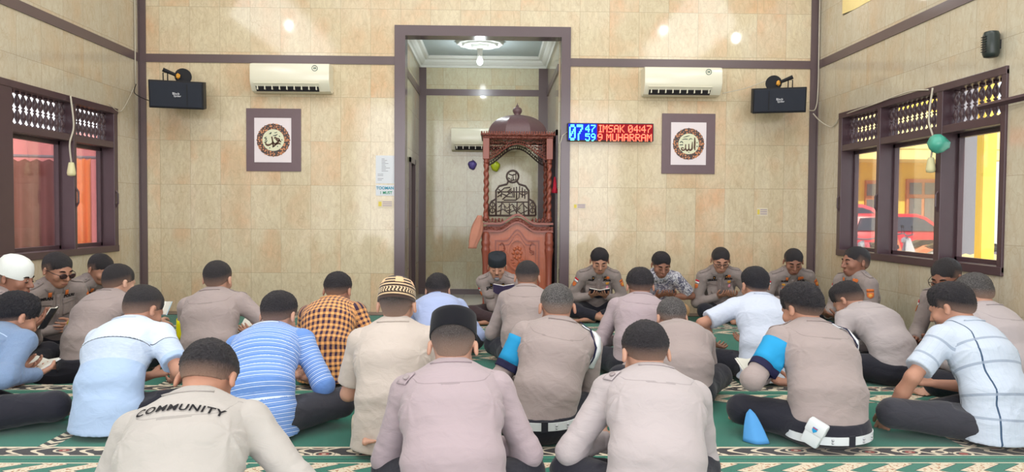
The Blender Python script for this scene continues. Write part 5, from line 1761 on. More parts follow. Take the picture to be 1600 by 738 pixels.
    for sh, el, wri, side in ((s['sh'][0], eL, wl, -1), (s['sh'][1], eR, wr, 1)):
        sv = p.get('sleeve_l' if side < 0 else 'sleeve_r', slv)
        if sv == 'long':
            Fs.add(('c', sh, el, .064, .052), .035); Fs.add(('c', el, wri, .051, .036, 1), .03)
            Fs.add(('c', wri - nrm(wri - el) * .045, wri - nrm(wri - el) * .004, .040, .038, 1), .004)
        elif sv == 'elbow':
            Fs.add(('c', sh, el, .064, .055), .035); Fs.add(('c', el, el + (wri - el) * .22, .056, .054, 1), .02)
        else:
            Fs.add(('c', sh, sh + (el - sh) * .80, .068, .067, 1), .035)
        arms.append((sh, el, wri))
    # collar: stand and fold
    cn = nrm(nb * 0 + s['nd'] + T * .6)
    cb = nb - cn * .012
    Fs.add(('c', cb, nb + cn * .026, .070, .064, 1), .02)
    # neck well
    Fs.add(('c', nb + cn * .018, nb + cn * .10, .056, .058), .003, True)
    Fs.cut((0, 0, hem_z), (0, .0, -1))
    Ps, Qs = surfnet(Fs)
    Ns = vnormals(Ps, Qs)
    # attributes: region, uv
    def segd(P, a, b):
        a = np.asarray(a, np.float32); ba = np.asarray(b, np.float32) - a; t = np.clip(((P - a) @ ba) / (ba @ ba), 0, 1)
        return np.linalg.norm(P - a - t[:, None] * ba, axis=1), t
    dt, bestv, bestu = np.full(len(Ps), 9., np.float32), np.zeros(len(Ps), np.float32), np.zeros(len(Ps), np.float32)
    acc_len = .495; Ls = [.14, .18, .175]; st = .0
    fine = [np.array(q) for q in smooth_pts([Vector(q) for q in sp], 5)]; nf_ = len(fine) - 1
    for i in range(nf_):
        fr = frame_of(fine[i], fine[i + 1], X3)
        d_, t_ = segd(Ps, fine[i], fine[i + 1])
        g_ = (i + t_) / nf_ * 3; rw_ = np.interp(g_, [0, 1, 2, 3], [RA[j][0] for j in range(4)]) * 1.04
        q = (Ps - fine[i]) @ fr.T
        sgn = 1.0 if fr[1][1] < 0 else -1.0      # toward the back
        qb = q[:, 1] * sgn
        a0 = np.arcsin(np.clip(q[:, 0] / np.maximum(rw_, .15), -1, 1))
        ang = np.where(qb >= 0, a0, np.sign(q[:, 0] + 1e-6) * pi - a0)
        L_ = float(np.linalg.norm(fine[i + 1] - fine[i]))
        vv = st + np.clip(q[:, 2], -.4 if i == 0 else 0, L_ + (.3 if i == nf_ - 1 else 0))
        m = d_ < dt
        dt = np.where(m, d_, dt); bestv = np.where(m, vv, bestv); bestu = np.where(m, ang * .165, bestu)
        st += L_
    vtor = .495 - bestv
    utor = bestu
    darm = np.full(len(Ps), 9., np.float32); uarm = np.zeros(len(Ps), np.float32); varm = np.zeros(len(Ps), np.float32)
    for ai, (sh, el, wri) in enumerate(arms):
        for j, (a, b, r0, v0) in enumerate(((sh, el, .062, .08), (el, wri, .048, .355))):
            d_, t_ = segd(Ps, a, b); d2 = d_ - r0
            fr = frame_of(a, b, Y3 * .3 + Z3)
            q = (Ps - a) @ fr.T
            m = d2 < darm
            darm = np.where(m, d2, darm); uarm = np.where(m, 1.0 + ai + np.arctan2(q[:, 0], q[:, 1]) * .055, uarm); varm = np.where(m, v0 + t_ * np.linalg.norm(b - a), varm)
    dtor = dt - .125
    # outside the shoulder joint plane counts as sleeve
    side_out = np.abs((Ps - sp[3]) @ W) - (p.get('sw', .162) + .002)
    isarm_v = (side_out > -.01) & (darm < .03) | (darm < dtor - .045)
    isarm = isarm_v[Qs].sum(1) >= 2
    U = np.where(isarm[:, None], uarm[Qs], utor[Qs]); Vv = np.where(isarm[:, None], varm[Qs], vtor[Qs])
    ucen = U.mean(1, keepdims=True)
    per = np.where(isarm, 2 * pi * .055, 2 * pi * .165)[:, None]
    U = U - per * np.round((U - U[:, :1]) / per)
    uv = np.stack([U, Vv], 2).reshape(-1, 2)
    # creases
    fa = p.get('fold', 1.0)
    f = folds(Ps, seed, 30, .0050 * fa) + folds(Ps, seed + 9, 62, .0030 * fa, .6)
    low = np.clip(1 - np.abs(vtor - .40) / .16, 0, 1) * (~isarm_v)
    f = f * (.55 + .9 * low + .5 * isarm_v) + low * .0022 * np.maximum(-.2, np.sin(Ps[:, 2] * 80 + 3 * np.sin(Ps[:, 0] * 11 + seed) + seed)) * np.clip(.5 + np.sin(Ps[:, 0] * 19 + seed), 0, 1) * fa
    # creases that fan out from the armpits
    for sh, sd in ((s['sh'][0], -1), (s['sh'][1], 1)):
        ap = sh - T * .13 - W * sd * .02; dv_ = Ps - ap; rr = np.linalg.norm(dv_, axis=1); th_ = np.arctan2(dv_ @ T, -sd * (dv_ @ W))
        f += (~isarm_v) * np.exp(-((rr - .06) / .07) ** 2) * .0042 * fa * np.clip(np.sin(th_ * 7 + seed + rr * 12), -.2, 1)
    # elbow and armhole creases
    for (sh, el, wri) in arms:
        de = np.linalg.norm(Ps - el, axis=1); f += isarm_v * np.exp(-(de / .07) ** 2) * .0045 * np.sin(de * 230 + seed)
    b_ = np.abs(side_out + .012) < .006
    seam = np.exp(-((side_out + .010) / .006) ** 2) * (darm < .03) * (vtor < .17)
    f = f - seam * .0028
    neckd = np.linalg.norm(Ps - nb, axis=1); f = f * np.clip((neckd - .07) / .05, 0, 1)
    edge = np.clip((Ps[:, 2] - hem_z) / .02, 0, 1) if not loose else 1.0
    Ps = Ps + Ns * (f * edge)[:, None]
    Ps = relax(Ps, Qs, 1, .25)
    Ps[:, 2] = np.maximum(Ps[:, 2], .006)
    sm = p['shirt']; smat = cloth(**sm)
    so = link('shirt', mesh_np('shirt', Ps, Qs, uv), smat, root)
    bvh = BVHTree.FromPolygons([tuple(q) for q in Ps.tolist()], Qs.tolist())
    # ---------------- collar: folded band around the neck
    if p.get('collar', True):
        Fc = nrm(fwd - cn * (fwd @ cn)); Wc = np.cross(Fc, cn); mcol = MB(); rows = []
        for k in range(33):
            th_ = R(-158 + 316 * k / 32) + pi; dd_ = Fc * cos(th_) + Wc * sin(th_)
            fr_ = max(0, 1 - abs(abs(-158 + 316 * k / 32) - 158) / 40)      # 1 at the two front points
            top = nb + cn * (.043 - .020 * fr_) + dd_ * .0645; top2 = nb + cn * (.046 - .020 * fr_) + dd_ * .0690; mid_ = nb + cn * .022 + dd_ * .0800
            low_ = nb - cn * (.006 + .02 * fr_) + dd_ * .086
            hit = bvh.find_nearest(Vector(low_)); lv = hit[0] + hit[1] * .006; lv2 = hit[0] + hit[1] * .001
            rows.append([top, top2, mid_, lv, lv2])
        mcol.rings(rows, closed=False, cap=False)
        co_ = mcol.build('collar', smat, so, True); mo_ = co_.modifiers.new('s', 'SOLIDIFY'); mo_.thickness = .0025; mo_.offset = 0
    # ---------------- trousers
    pk = np.array([kL, kR, aL, aR, sp[0]]); lo = pk.min(0) - .2; hi = pk.max(0) + .2; lo[2] = -.01
    Ft = Field(lo, hi, .0095)
    Ft.add(('e', A3(0, 0, .085), A3(0, 0, .12), np.eye(3), (.180 * g, .142 * g, .095), (.172 * g, .135 * g, .06)), .03)
    bare = p.get('bare', .12)
    for hip, kn, an in ((hipL, kL, aL), (hipR, kR, aR)):
        Ft.add(('c', hip + A3(0, .02, 0), kn, .098, .072), .05)
        Ft.add(('c', kn, an - nrm(an - kn) * bare, .070, .052, 1), .035)
    Ft.cut((0, 0, .004), (0, 0, -1))
    Ft.cut((0, -.02, .165 if not loose else .15), nrm(np.array([0, -.25, 1.0])), only=(np.array([0, -.02, .14]), .235))
    Pt, Qt = surfnet(Ft); Nt = vnormals(Pt, Qt)
    ft = folds(Pt, seed + 50, 36, .006)
    Pt = Pt + Nt * ft[:, None]; Pt[:, 2] = np.maximum(Pt[:, 2], .003)
    link('trousers', mesh_np('trousers', Pt, Qt), p.get('tmat', T_BLACK), root)
    info = dict(root=root, s=s, bvh=bvh, shirt=so, p=p, wl=wl, wr=wr, eL=eL, eR=eR, S=S, base=base, Rz=Rz, T=T, W=W, fwd=fwd, hem=hem_z, mat=smat, kL=kL, kR=kR, Ps=Ps)
    PERSONS.append(info)
    return info

# ------------------------------------------------------------------ things sewn on the cloth
def drape(info, name, mat, o, dirv, up, w, h, nx=6, ny=6, off=.003, thick=.002, shape=None, parent=None, arc=0.0):
    """a small patch laid on the shirt, projected along dirv"""
    dirv = nrm(dirv); up = nrm(up - dirv * (up @ dirv)); rt = np.cross(dirv, up)
    bm = MB(); G = {}
    for j in range(ny + 1):
        for i in range(nx + 1):
            u, v = (i / nx - .5), (j / ny - .5)
            if shape: su, sv = shape(u, v)
            else: su, sv = u, v
            q = o + rt * (su * w) + up * (sv * h) - dirv * .2
            hit = info['bvh'].ray_cast(Vector(q), Vector(dirv), .5)
            if hit[0] is None: continue
            n = hit[1]
            if n.dot(Vector(dirv)) > 0: n = -n
            G[i, j] = bm.v(hit[0] + n * off)
    for j in range(ny):
        for i in range(nx):
            ks = [(i, j), (i + 1, j), (i + 1, j + 1), (i, j + 1)]
            if all(k in G for k in ks): bm.bm.faces.new([G[k] for k in ks])
    if not len(bm.bm.faces):
        bm.bm.free(); return None
    ob = bm.build(name, mat, parent or info['shirt'], True)
    md = ob.modifiers.new('s', 'SOLIDIFY'); md.thickness = thick; md.offset = 0
    return ob
def round_shape(u, v):
    # square grid -> disc
    x, y = 2 * u, 2 * v
    return x * sqrt(1 - y * y / 2) / 2, y * sqrt(1 - x * x / 2) / 2
def shield(u, v):
    return u * (1 if v > -.1 else (1 - ((-v - .1) / .4) ** 1.6 * .85)), v
def sewn_text(info, name, txt, size, mat, o, dirv, up, off=.0035, xs=1.0, bold=.002, arc=0.0, spacing=1.0):
    me = text_mesh(txt, size, 0, xs, bold=bold, spacing=spacing)
    dirv = nrm(dirv); up = nrm(up - dirv * (up @ dirv)); rt = np.cross(dirv, up)
    bm = bmesh.new(); bm.from_mesh(me); bpy.data.meshes.remove(me)
    bmesh.ops.triangulate(bm, faces=bm.faces[:])
    bmesh.ops.subdivide_edges(bm, edges=[e for e in bm.edges if e.calc_length() > size * .25], cuts=1, use_grid_fill=False)
    for v in bm.verts:
        q = o + rt * v.co.x + up * (v.co.y - arc * v.co.x ** 2) - dirv * .2
        hit = info['bvh'].ray_cast(Vector(q), Vector(dirv), .5)
        if hit[0] is None: v.co = Vector(q + dirv * .2); continue
        n = hit[1] if hit[1].dot(Vector(dirv)) < 0 else -hit[1]
        v.co = hit[0] + n * off
    out = bpy.data.meshes.new(name); bm.to_mesh(out); bm.free()
    return link(name, out, mat, info['shirt'])
def strap(info, name, mat, pts, w, off=.004, thick=.003, parent=None, n=10):
    """band that follows the cloth through points (origin,dir): nearest-surface projection"""
    P_ = smooth_pts([Vector(q) for q in pts], max(2, n // max(1, len(pts) - 1)))
    bm = MB(); prev = None
    rows = []
    for i, q in enumerate(P_):
        loc, nn, _, _ = info['bvh'].find_nearest(q)
        tdir = (P_[min(i + 1, len(P_) - 1)] - P_[max(i - 1, 0)]).normalized()
        sdir = tdir.cross(nn).normalized()
        row = []
        for k in (-.5, 0, .5):
            l2, n2, _, _ = info['bvh'].find_nearest(loc + sdir * w * k + nn * .01)
            row.append(bm.v(l2 + n2 * off))
        rows.append(row)
    for a, b in zip(rows, rows[1:]):
        for k in range(2): bm.bm.faces.new((a[k], a[k+1], b[k+1], b[k]))
    ob = bm.build(name, mat, parent or info['shirt'], True)
    md = ob.modifiers.new('s', 'SOLIDIFY'); md.thickness = thick; md.offset = 0
    return ob
def armring(info, name, mat, side, f0, f1, r=.072, r1=None):
    """cloth band around the upper arm between the fractions f0..f1"""
    sh = info['s']['sh'][0 if side < 0 else 1]; el = info['eL'] if side < 0 else info['eR']
    a, b = sh + (el - sh) * f0, sh + (el - sh) * f1
    d = nrm(el - sh); fr = frame_of(sh, el, Y3 * .2 + X3)
    m = MB(); rs = []
    for t_ in np.linspace(0, 1, 6):
        c = a + (b - a) * t_; ring = []
        for k in range(28):
            an = 2 * pi * k / 28
            q = c + (fr[0] * cos(an) + fr[1] * sin(an)) * .16
            hit = info['bvh'].ray_cast(Vector(q), Vector(c - q), .158)
            rr = (Vector(c) - hit[0]).length if hit[0] is not None else r - .008
            rr = min(rr, r + .012) + .005
            ring.append(c + (fr[0] * cos(an) + fr[1] * sin(an)) * rr)
        rs.append(ring)
    m.rings(rs, cap=False)
    ob = m.build(name, mat, info['root'], True)
    md = ob.modifiers.new('s', 'SOLIDIFY'); md.thickness = .003; md.offset = 0
    return ob
def epaulettes(info, both=(-1, 1), button=True):
    s = info['s']
    for sd in both:
        sh = s['sh'][0 if sd < 0 else 1]
        up = Vector(info['T'])
        a = s['nb'] + info['W'] * sd * .088 + info['T'] * .05 ; b = sh + info['W'] * sd * .035 + info['T'] * .07
        e = strap(info, 'epaulette', info['mat'], [a, a * .5 + b * .5 + info['T'] * .02, b], .040, .005, .003, n=8)
        if button:
            loc, nn, _, _ = info['bvh'].find_nearest(Vector(a * .8 + b * .2))
            m = MB(); m.ball(loc + nn * .009, (.007, .007, .007), 1); m.build('button', M_btn, e, True)
M_btn = plain('grey_button', srgb(150, 138, 140), .35, .5)
M_badge_o = plain('orange_embroidery', srgb(206, 112, 60), .7, .2, var=.35, scale=120)
M_badge_g = plain('gold_badge', srgb(222, 160, 70), .5, .4, var=.3, scale=140)
M_badge_p = plain('pink_badge', srgb(226, 150, 170), .6, .3, var=.3, scale=120)
M_flag_r = plain('flag_red', srgb(206, 48, 62), .7, .2)
M_flag_w = plain('flag_white', srgb(232, 228, 228), .7, .2)
M_namet = plain('black_thread', srgb(30, 28, 32), .7, .2)
M_bluecloth = plain('bright_blue_cloth', srgb(40, 150, 205), .7, .2, var=.06)
M_beret = plain('sky_blue_felt', srgb(92, 160, 222), .9, .1)
M_navy = plain('navy_webbing', srgb(36, 36, 66), .8, .2)
M_whitebelt = plain('white_leather', srgb(222, 226, 230), .35, .5, var=.02)
M_lime = plain('neon_yellow_cloth', srgb(230, 222, 20), .7, .2)
def chest(info, name=None, tag_left='POLRI', ranks='collar', rich=1, flag=True):
    s = info['s']; F_ = info['fwd']; T_, W_ = info['T'], info['W']
    c = s['sp'][2] * .35 + s['sp'][3] * .65
    d = -F_; up = T_
    rt = W_     # person's right is +W
    for sd, txt in ((1, name), (-1, tag_left)):
        if txt:
            sewn_text(info, 'name_tape', txt, .030, M_namet, c + rt * sd * .082 + T_ * .012, d, up, off=.004, bold=.0016)
    # pockets with flaps
    for sd in (-1, 1):
        drape(info, 'pocket', info['mat'], c + rt * sd * .085 - T_ * .075, d, up, .10, .11, off=.002, thick=.003)
        drape(info, 'pocket_flap', info['mat'], c + rt * sd * .085 - T_ * .022, d, up, .105, .036, off=.006, thick=.003)
        drape(info, 'collar_badge', M_badge_o if ranks == 'orange' else M_namet, s['nb'] + rt * sd * .060 + F_ * .05 - T_ * .018, d, up, .024, .036, 3, 3, off=.006)
        if ranks != 'orange':
            drape(info, 'collar_star', M_badge_g, s['nb'] + rt * sd * .060 + F_ * .05 - T_ * .018, d, up, .010, .012, 3, 3, off=.009, shape=round_shape)
    # placket
    drape(info, 'placket', info['mat'], c - T_ * .08, d, up, .032, .24, 2, 10, off=.0035, thick=.002)
    for k in range(4):
        loc = info['bvh'].ray_cast(Vector(c + T_ * (.02 - .06 * k) + F_ * .25), Vector(d), .4)
        if loc[0] is not None:
            MB().ball(loc[0] + Vector(F_) * .006, (.005, .005, .005), 1).build('button', M_btn, info['shirt'], True)
    if rich:
        drape(info, 'chest_badge', M_badge_o, c - rt * .082 + T_ * .045, d, up, .050, .030, 6, 5, shape=round_shape, off=.005)
        drape(info, 'chest_badge', M_badge_g, c - rt * .088 - T_ * .025, d, up, .036, .030, 6, 5, shape=shield, off=.009)
        drape(info, 'chest_badge', M_badge_p if rich < 2 else M_badge_g, c - rt * .088 - T_ * .07, d, up, .026, .034, 5, 5, shape=round_shape, off=.006)
        if rich > 1:
            drape(info, 'chest_badge', M_badge_g, c + rt * .085 - T_ * .026, d, up, .036, .026, 6, 5, shape=round_shape, off=.009)
            drape(info, 'chest_badge', M_badge_o, c + rt * .082 - T_ * .068, d, up, .030, .032, 6, 5, shape=shield, off=.006)
def shoulder_patches(info, sides=(1, -1), flag_side=1):
    s = info['s']
    for sd in sides:
        sh = s['sh'][0 if sd < 0 else 1]; el = info['eL'] if sd < 0 else info['eR']
        ad = nrm(el - sh); out = nrm(info['W'] * sd + info['fwd'] * .75); out = nrm(out - ad * (out @ ad)); d = -out
        c = sh + ad * .055
        if sd == flag_side:
            drape(info, 'flag_patch', M_flag_r, c + (-ad) * .010, d, -ad, .052, .018, 4, 2, off=.004)
            drape(info, 'flag_patch', M_flag_w, c + (-ad) * -.008, d, -ad, .052, .018, 4, 2, off=.004)
            drape(info, 'arm_badge', M_badge_o, c + ad * .05, d, -ad, .044, .046, 6, 6, off=.004, shape=shield)
        else:
            drape(info, 'arm_badge', M_badge_o, c, d, -ad, .052, .022, 4, 2, off=.004)
            drape(info, 'arm_badge', M_badge_o, c + ad * .042, d, -ad, .050, .050, 6, 6, off=.004, shape=shield)
            drape(info, 'arm_badge', M_badge_g, c + ad * .042, d, -ad, .026, .026, 6, 6, off=.0065, shape=round_shape)
def W_of(info, q): return info['base'] + info['Rz'] @ Vector(q) * info['S']
def book(info, off=(0, 0, 0), open_=True, label='', tilt=35, w=.10, h=.15, cover=(60, 60, 96), group=None):
    c = (info['wl'] + info['wr']) / 2 + np.array([0, .075, .035]) + np.array(off)
    root = empty('book', W_of(info, c), info['root'].rotation_euler.z); tag(root, label, 'book', group)
    Rt = Matrix.Rotation(R(tilt), 4, 'X')
    mc = plain('book_cover_%d_%d_%d' % cover, srgb(*cover), .5, .4); mp = plain('book_paper', srgb(226, 224, 214), .8, .2)
    for sd in (-1, 1):
        m = MB(); m.M = Rt @ Matrix.Rotation(R(-sd * 12), 4, 'Y')
        m.box((min(0, sd * w), -h / 2, -.002), (max(0, sd * w), h / 2, .001)); m.build('cover', mc, root)
        m = MB(); m.M = Rt @ Matrix.Rotation(R(-sd * 12), 4, 'Y')
        m.box((min(0, sd * (w - .004)), -h / 2 + .003, .001), (max(0, sd * (w - .004)), h / 2 - .003, .009)); m.build('pages', mp, root)
    return root
# ================================================================== THE PEOPLE
CNT = [0]
def person(key, tx, top, hx, y, yaw, label, **k):
    CNT[0] += 1
    d = dict(key=key, x=(tx - 775) / FPX * y, y=y, yaw=yaw, top=top, hx=hx, label=label, seed=CNT[0] * 7 + 3)
    d.update(k)
    return make_person(d)
M_paper2 = plain('white_page', srgb(232, 232, 228), .8, .2)

# -- front row, backs to us
i1 = person('community', 318, 532, 327, 1.98, 0, 'person bent low in front at left, stone grey overshirt with black capitals across the back', shirt=dict(key='stone_grey_overshirt', rgb=(178, 172, 168), pattern='uniform'),
            hair='black', pitch=58, sw=.178, g=1.12, hem='loose', skin='b', fold=1.2, el=(-.8, -.3, -.8), er=(.8, -.3, -.8), wl=(-.14, .34, .16), wr=(.14, .34, .16))
s = i1['s']; c = s['sp'][3] - i1['T'] * .105
bk = nrm(-i1['fwd'])
sewn_text(i1, 'back_lettering', 'COMMUNITY', .041, M_namet, c, -bk, Z3, off=.004, bold=.0010, spacing=1.12, arc=.0)

i2 = person('peci', 712, 484, 708, 2.40, 0, 'person in a black felt cap seated in the front row, grey uniform shirt from behind', shirt=U_PINK, hair='buzz', cap='peci', pitch=30, knee=.26, sw=.172, g=1.1, skin='a',
            el=(-.7, -.3, -.8), er=(.7, -.3, -.8), hem='loose', hemz=.04)
epaulettes(i2)
i3 = person('front_right', 1030, 503, 1008, 2.42, 4, 'bareheaded person in pale grey uniform in the front row, right of the black felt cap', shirt=U_LITE, hair='black', pitch=34, sway=.16, knee=.26, sw=.168, g=1.05, skin='a',
            el=(-.7, -.3, -.8), er=(.7, -.3, -.8), hem='loose', hemz=.04)
epaulettes(i3)
for inf in (i2, i3):   # button tab on the left shoulder blade
    s = inf['s']; q = s['sh'][0] - inf['fwd'] * .06 + inf['W'] * .005
    e = drape(inf, 'shoulder_tab', inf['mat'], q, nrm(inf['fwd'] * .9 - Z3 * .5), nrm(Z3 + inf['W'] * .35), .045, .055, 4, 4, off=.006, thick=.004)
    loc, nn, _, _ = inf['bvh'].find_nearest(Vector(q - inf['fwd'] * .03))
    if e:
        MB().lathe([(.012, 0), (.012, .004), (.009, .006), (.004, .004)], 16).build('tab_button', M_btn, e, True)
        bt = e.children[0]; bt.location = loc + nn * .012; bt.rotation_euler = nn.to_track_quat('Z', 'Y').to_euler()

# -- second row
i4 = person('belt', 848, 443, 870, 3.36, 3, 'person with white belt and blue armband just behind and right of the black felt cap', shirt=U_GREY, hair='buzz', hmat='grey', pitch=30, sway=.12, sw=.172, g=.98, hemz=.125, skin='b')
i5 = person('holster', 1268, 444, 1252, 3.32, 12, 'heavy person with white belt, white holster and blue armband beside the plaid shirt', shirt=U_GREY, hair='thick', hmat='black', pitch=24, hyaw=14, sw=.18, g=1.18, hemz=.075, skin='b',
            wl=(-.15, .33, .26), el=(-.6, 0, -1))
i6 = person('plaid', 1512, 442, 1486, 3.34, 22, 'person in a white short-sleeved plaid shirt with dark blue lines at the right edge', shirt=dict(key='white_plaid_shirt', rgb=(192, 202, 218), pattern='plaid'),
            hair='black', pitch=26, hyaw=14, sw=.17, g=1.05, sleeve='short', hem='loose', skin='b', tmat=T_CHAR, wl=(-.34, .34, .10), el=(-1, -.6, .1), dl=(-.1, .4, -1), nl=(1, .2, .2), knee=.40)
i7 = person('panel', 192, 446, 226, 3.48, -14, 'person in a pale blue shirt with a grey band across the back', shirt=dict(key='pale_blue_panel_shirt', rgb=(168, 190, 222), pattern='panel'),
            hair='fade', pitch=32, hyaw=-12, sw=.172, g=1.02, sleeve='short', sway=.1, hem='loose', skin='b', er=(.6, -.2, -.8), wr=(.14, .34, .2))
i8 = person('striped', 430, 456, 436, 3.42, -10, 'person in a blue shirt with thin white stripes and rolled sleeves', shirt=dict(key='blue_striped_shirt', rgb=(106, 146, 214), pattern='stripes'),
            hair='black', pitch=30, sw=.172, g=1.04, sleeve='elbow', sway=.1, hem='loose', skin='a', tmat=T_CHAR)
i9 = person('knit', 612, 434, 620, 3.22, -2, 'person in a brown and cream knitted cap and a cream short-sleeved shirt', shirt=dict(key='cream_shirt', rgb=(196, 184, 176), pattern=None),
            hair='buzz', cap='kufi', pitch=14, sw=.165, sleeve='short', hem='loose', skin='a', tmat=T_BEIGE, legs='kneel')
i10 = person('denim', 22, 458, 27, 3.45, -24, 'person in a blue chambray shirt and black trousers at the left edge', shirt=dict(key='blue_chambray', rgb=(104, 124, 156), pattern='denim'),
             hair='thick', pitch=30, hyaw=-8, sway=.14, knee=.36, sw=.17, hem='loose', skin='b', g=1.02, wr=(.10, .36, .24), wl=(-.08, .36, .24))
i15 = person('behind_right', 1074, 465, 1049, 3.95, 4, 'person with grey clipped hair half hidden behind the bareheaded front row person', shirt=U_GREY, hair='grey', pitch=28, sw=.168, skin='a')
i20 = person('edge_right', 1560, 427, 1520, 3.95, 24, 'person in pale grey uniform behind the plaid shirt at the right edge', shirt=U_LITE, hair='grey', pitch=30, hyaw=10, sw=.175, g=1.1, skin='a')

# -- third row
i11 = person('checked', 518, 426, 528, 4.48, -8, 'person in an orange and navy checked shirt seated behind the knitted cap', shirt=dict(key='orange_check_shirt', rgb=(230, 160, 90), pattern='check'), hair='black', pitch=30, sw=.17, hem='loose', skin='b')
i12 = person('grey_left', 337, 408, 340, 4.55, -2, 'person in grey uniform sitting upright between the pale blue and the orange checked shirts', shirt=U_GREY, hair='fade', pitch=16, sw=.178, g=1.08, skin='a', er=(.8, -.1, -.6), el=(-.4, -.1, -1), wr=(.16, .34, .28))
i13 = person('yellow_band', 158, 413, 186, 4.65, -22, 'person in grey uniform with a neon yellow armband, seated behind the pale blue shirt', shirt=U_GREY, hair='fade', pitch=18, hyaw=-8, sw=.172, skin='d', el=(-1, -.1, -.5), wl=(-.20, .34, .26), wr=(.20, .42, .33), er=(1, .1, -.7), dr=(.2, .8, -.5), nr=(-1, 0, 0))
i14 = person('pinkish', 994, 420, 1000, 4.62, -4, 'person in mauve grey uniform with bushy black hair, right of the white belted person', shirt=U_PINK, hair='thick', hmat='black', pitch=28, sw=.168, skin='b', el=(-.5, -.2, -1), er=(.5, -.2, -1))
i16 = person('white', 1172, 418, 1180, 4.55, 5, 'person in a plain white short-sleeved shirt on the right, seen from behind', shirt=dict(key='white_shirt', rgb=(200, 208, 226), pattern=None), hair='black', hmat='thick', pitch=20, sw=.175, g=1.08, sleeve='short', hem='loose', skin='b', wl=(-.24, .32, .2), el=(-1, -.2, -.3))
i17 = person('bowed', 1358, 440, 1322, 4.52, 26, 'person in pale grey uniform bowed far forward, between the holster and the plaid shirt', shirt=U_LITE, hair='black', hmat='fade', pitch=44, hyaw=12, sw=.17, skin='b')
i18 = person('light_blue', 690, 429, 684, 5.15, 0, 'person in a plain light blue shirt seated behind the black felt cap', shirt=dict(key='light_blue_shirt', rgb=(168, 182, 222), pattern=None), hair='thick', hmat='fade', pitch=20, sw=.17, knee=.24, hem='loose', skin='a')
i19 = person('grey_centre', 820, 408, 824, 4.95, -5, 'person in grey uniform seen from behind, seated right before the reading leader', shirt=U_GREY, hair='fade', pitch=26, sw=.15, knee=.24, skin='b')

# -- facing us along the back wall
RD_ = dict(wl=(-.07, .27, .27), wr=(.07, .27, .27), dl=(.35, .8, .25), dr=(-.35, .8, .25), el=(-.7, -.3, -.9), er=(.7, -.3, -.9))
imam = person('imam', 783, 393, 777, 7.12, 178, 'person with a charcoal cap and microphone reading aloud in front of the minbar', shirt=U_GREY, hair='fade', cap='peci', pitch=16, sw=.158, skin='b', face=True, tmat=T_BROWN, knee=.30, S=.90, moustache=True,
              wl=(-.09, .27, .27), dl=(.4, .8, .2), wr=(.05, .26, .42), dr=(-.35, .35, .8), nr=(-.6, -.9, .2), er=(1, -.2, -.8))
i22 = person('reader', 932, 388, 937, 7.30, 178, 'person in grey uniform reading an open book just right of the niche', shirt=U_DARK, hair='black', pitch=26, sw=.165, skin='b', face=True, moustache=True, knee=.25, **RD_)
i23 = person('batik', 1036, 394, 1033, 7.30, 178, 'person in a grey and white leaf patterned shirt seated against the back wall', shirt=dict(key='batik_shirt', rgb=(190, 188, 200), pattern='batik'), hair='black', pitch=24, hyaw=6, knee=.18, sw=.165, skin='c', face=True, sleeve='short', hem='loose', tmat=T_TAN, **RD_)
i24 = person('spectacles', 1130, 387, 1126, 7.30, 176, 'person in grey uniform and spectacles seated against the back wall', shirt=U_DARK, hair='fade', pitch=24, hyaw=-3, sw=.168, skin='b', face=True, glasses='clear', knee=.21, **RD_)
i25 = person('stout', 1234, 389, 1240, 7.22, 178, 'stout person in grey uniform with gold chest badges in the right back corner', shirt=U_DARK, hair='grey', hmat='fade', pitch=26, hyaw=-10, sw=.172, g=1.15, skin='c', face=True, **RD_)
# -- against the right wall
i26 = person('right_wall_far', 1346, 386, 1338, 5.78, 104, 'older person in profile, grey uniform, leaning on the right wall under the window', shirt=U_DARK, hair='grey', hmat='fade', pitch=4, hyaw=-6, sw=.165, skin='c', face=True, g=1.05, **RD_)
i27 = person('right_wall_near', 1480, 404, 1478, 4.86, 108, 'person in grey uniform and glasses looking down beside the right wall', shirt=U_DARK, hair='fade', pitch=26, hyaw=10, sw=.168, skin='c', face=True, glasses='clear', wl=(-.1, .34, .26), wr=(.10, .36, .24), dl=(.1, 1, .1), nl=(0, 0, 1))
# -- against the left wall
i28 = person('white_cap', 24, 402, 22, 4.58, -88, 'elderly person in a white knitted skullcap looking at a phone, at the left edge', shirt=U_GREY, hair='grey', cap='skull', pitch=14, sw=.165, skin='c', face=True, wl=(-.03, .34, .36), wr=(.06, .36, .34), dl=(.2, .8, .5), dr=(-.2, .8, .5), nl=(.2, -.8, .6), nr=(-.2, -.8, .6))
i29 = person('sunglasses', 86, 395, 90, 5.32, -118, 'stout person in grey uniform and dark glasses with hands on the belly', shirt=U_DARK, hair='fade', pitch=20, hyaw=6, sw=.172, g=1.2, skin='b', face=True, glasses='dark', hemz=.12, knee=.33, wl=(-.04, .27, .25), wr=(.05, .27, .24), dl=(.9, .3, 0), dr=(-.9, .3, 0), nl=(0, -1, .2), nr=(0, -1, .2))
i30 = person('left_far', 142, 397, 158, 6.10, -116, 'person in grey uniform leaning on the left wall nearest the back corner', shirt=U_DARK, hair='fade', pitch=28, hyaw=2, sw=.165, skin='b', face=True, **RD_)

# -- uniforms: tapes, badges, patches
for inf, nm, rk, rich in ((imam, 'SAID', 'c', 0), (i22, 'ARIF', 'c', 1), (i24, 'TEGUH', 'c', 1), (i25, 'RUDI', 'orange', 2), (i26, None, 'orange', 1), (i29, 'IMRAN', 'orange', 0), (i30, 'ADI', 'orange', 1), (i27, None, 'c', 0), (i28, None, 'c', 0)):
    chest(inf, nm, 'POLRI', rk, rich); shoulder_patches(inf); epaulettes(inf)
for inf in (i4, i5, i12, i13, i14, i15, i17, i19, i20): epaulettes(inf)

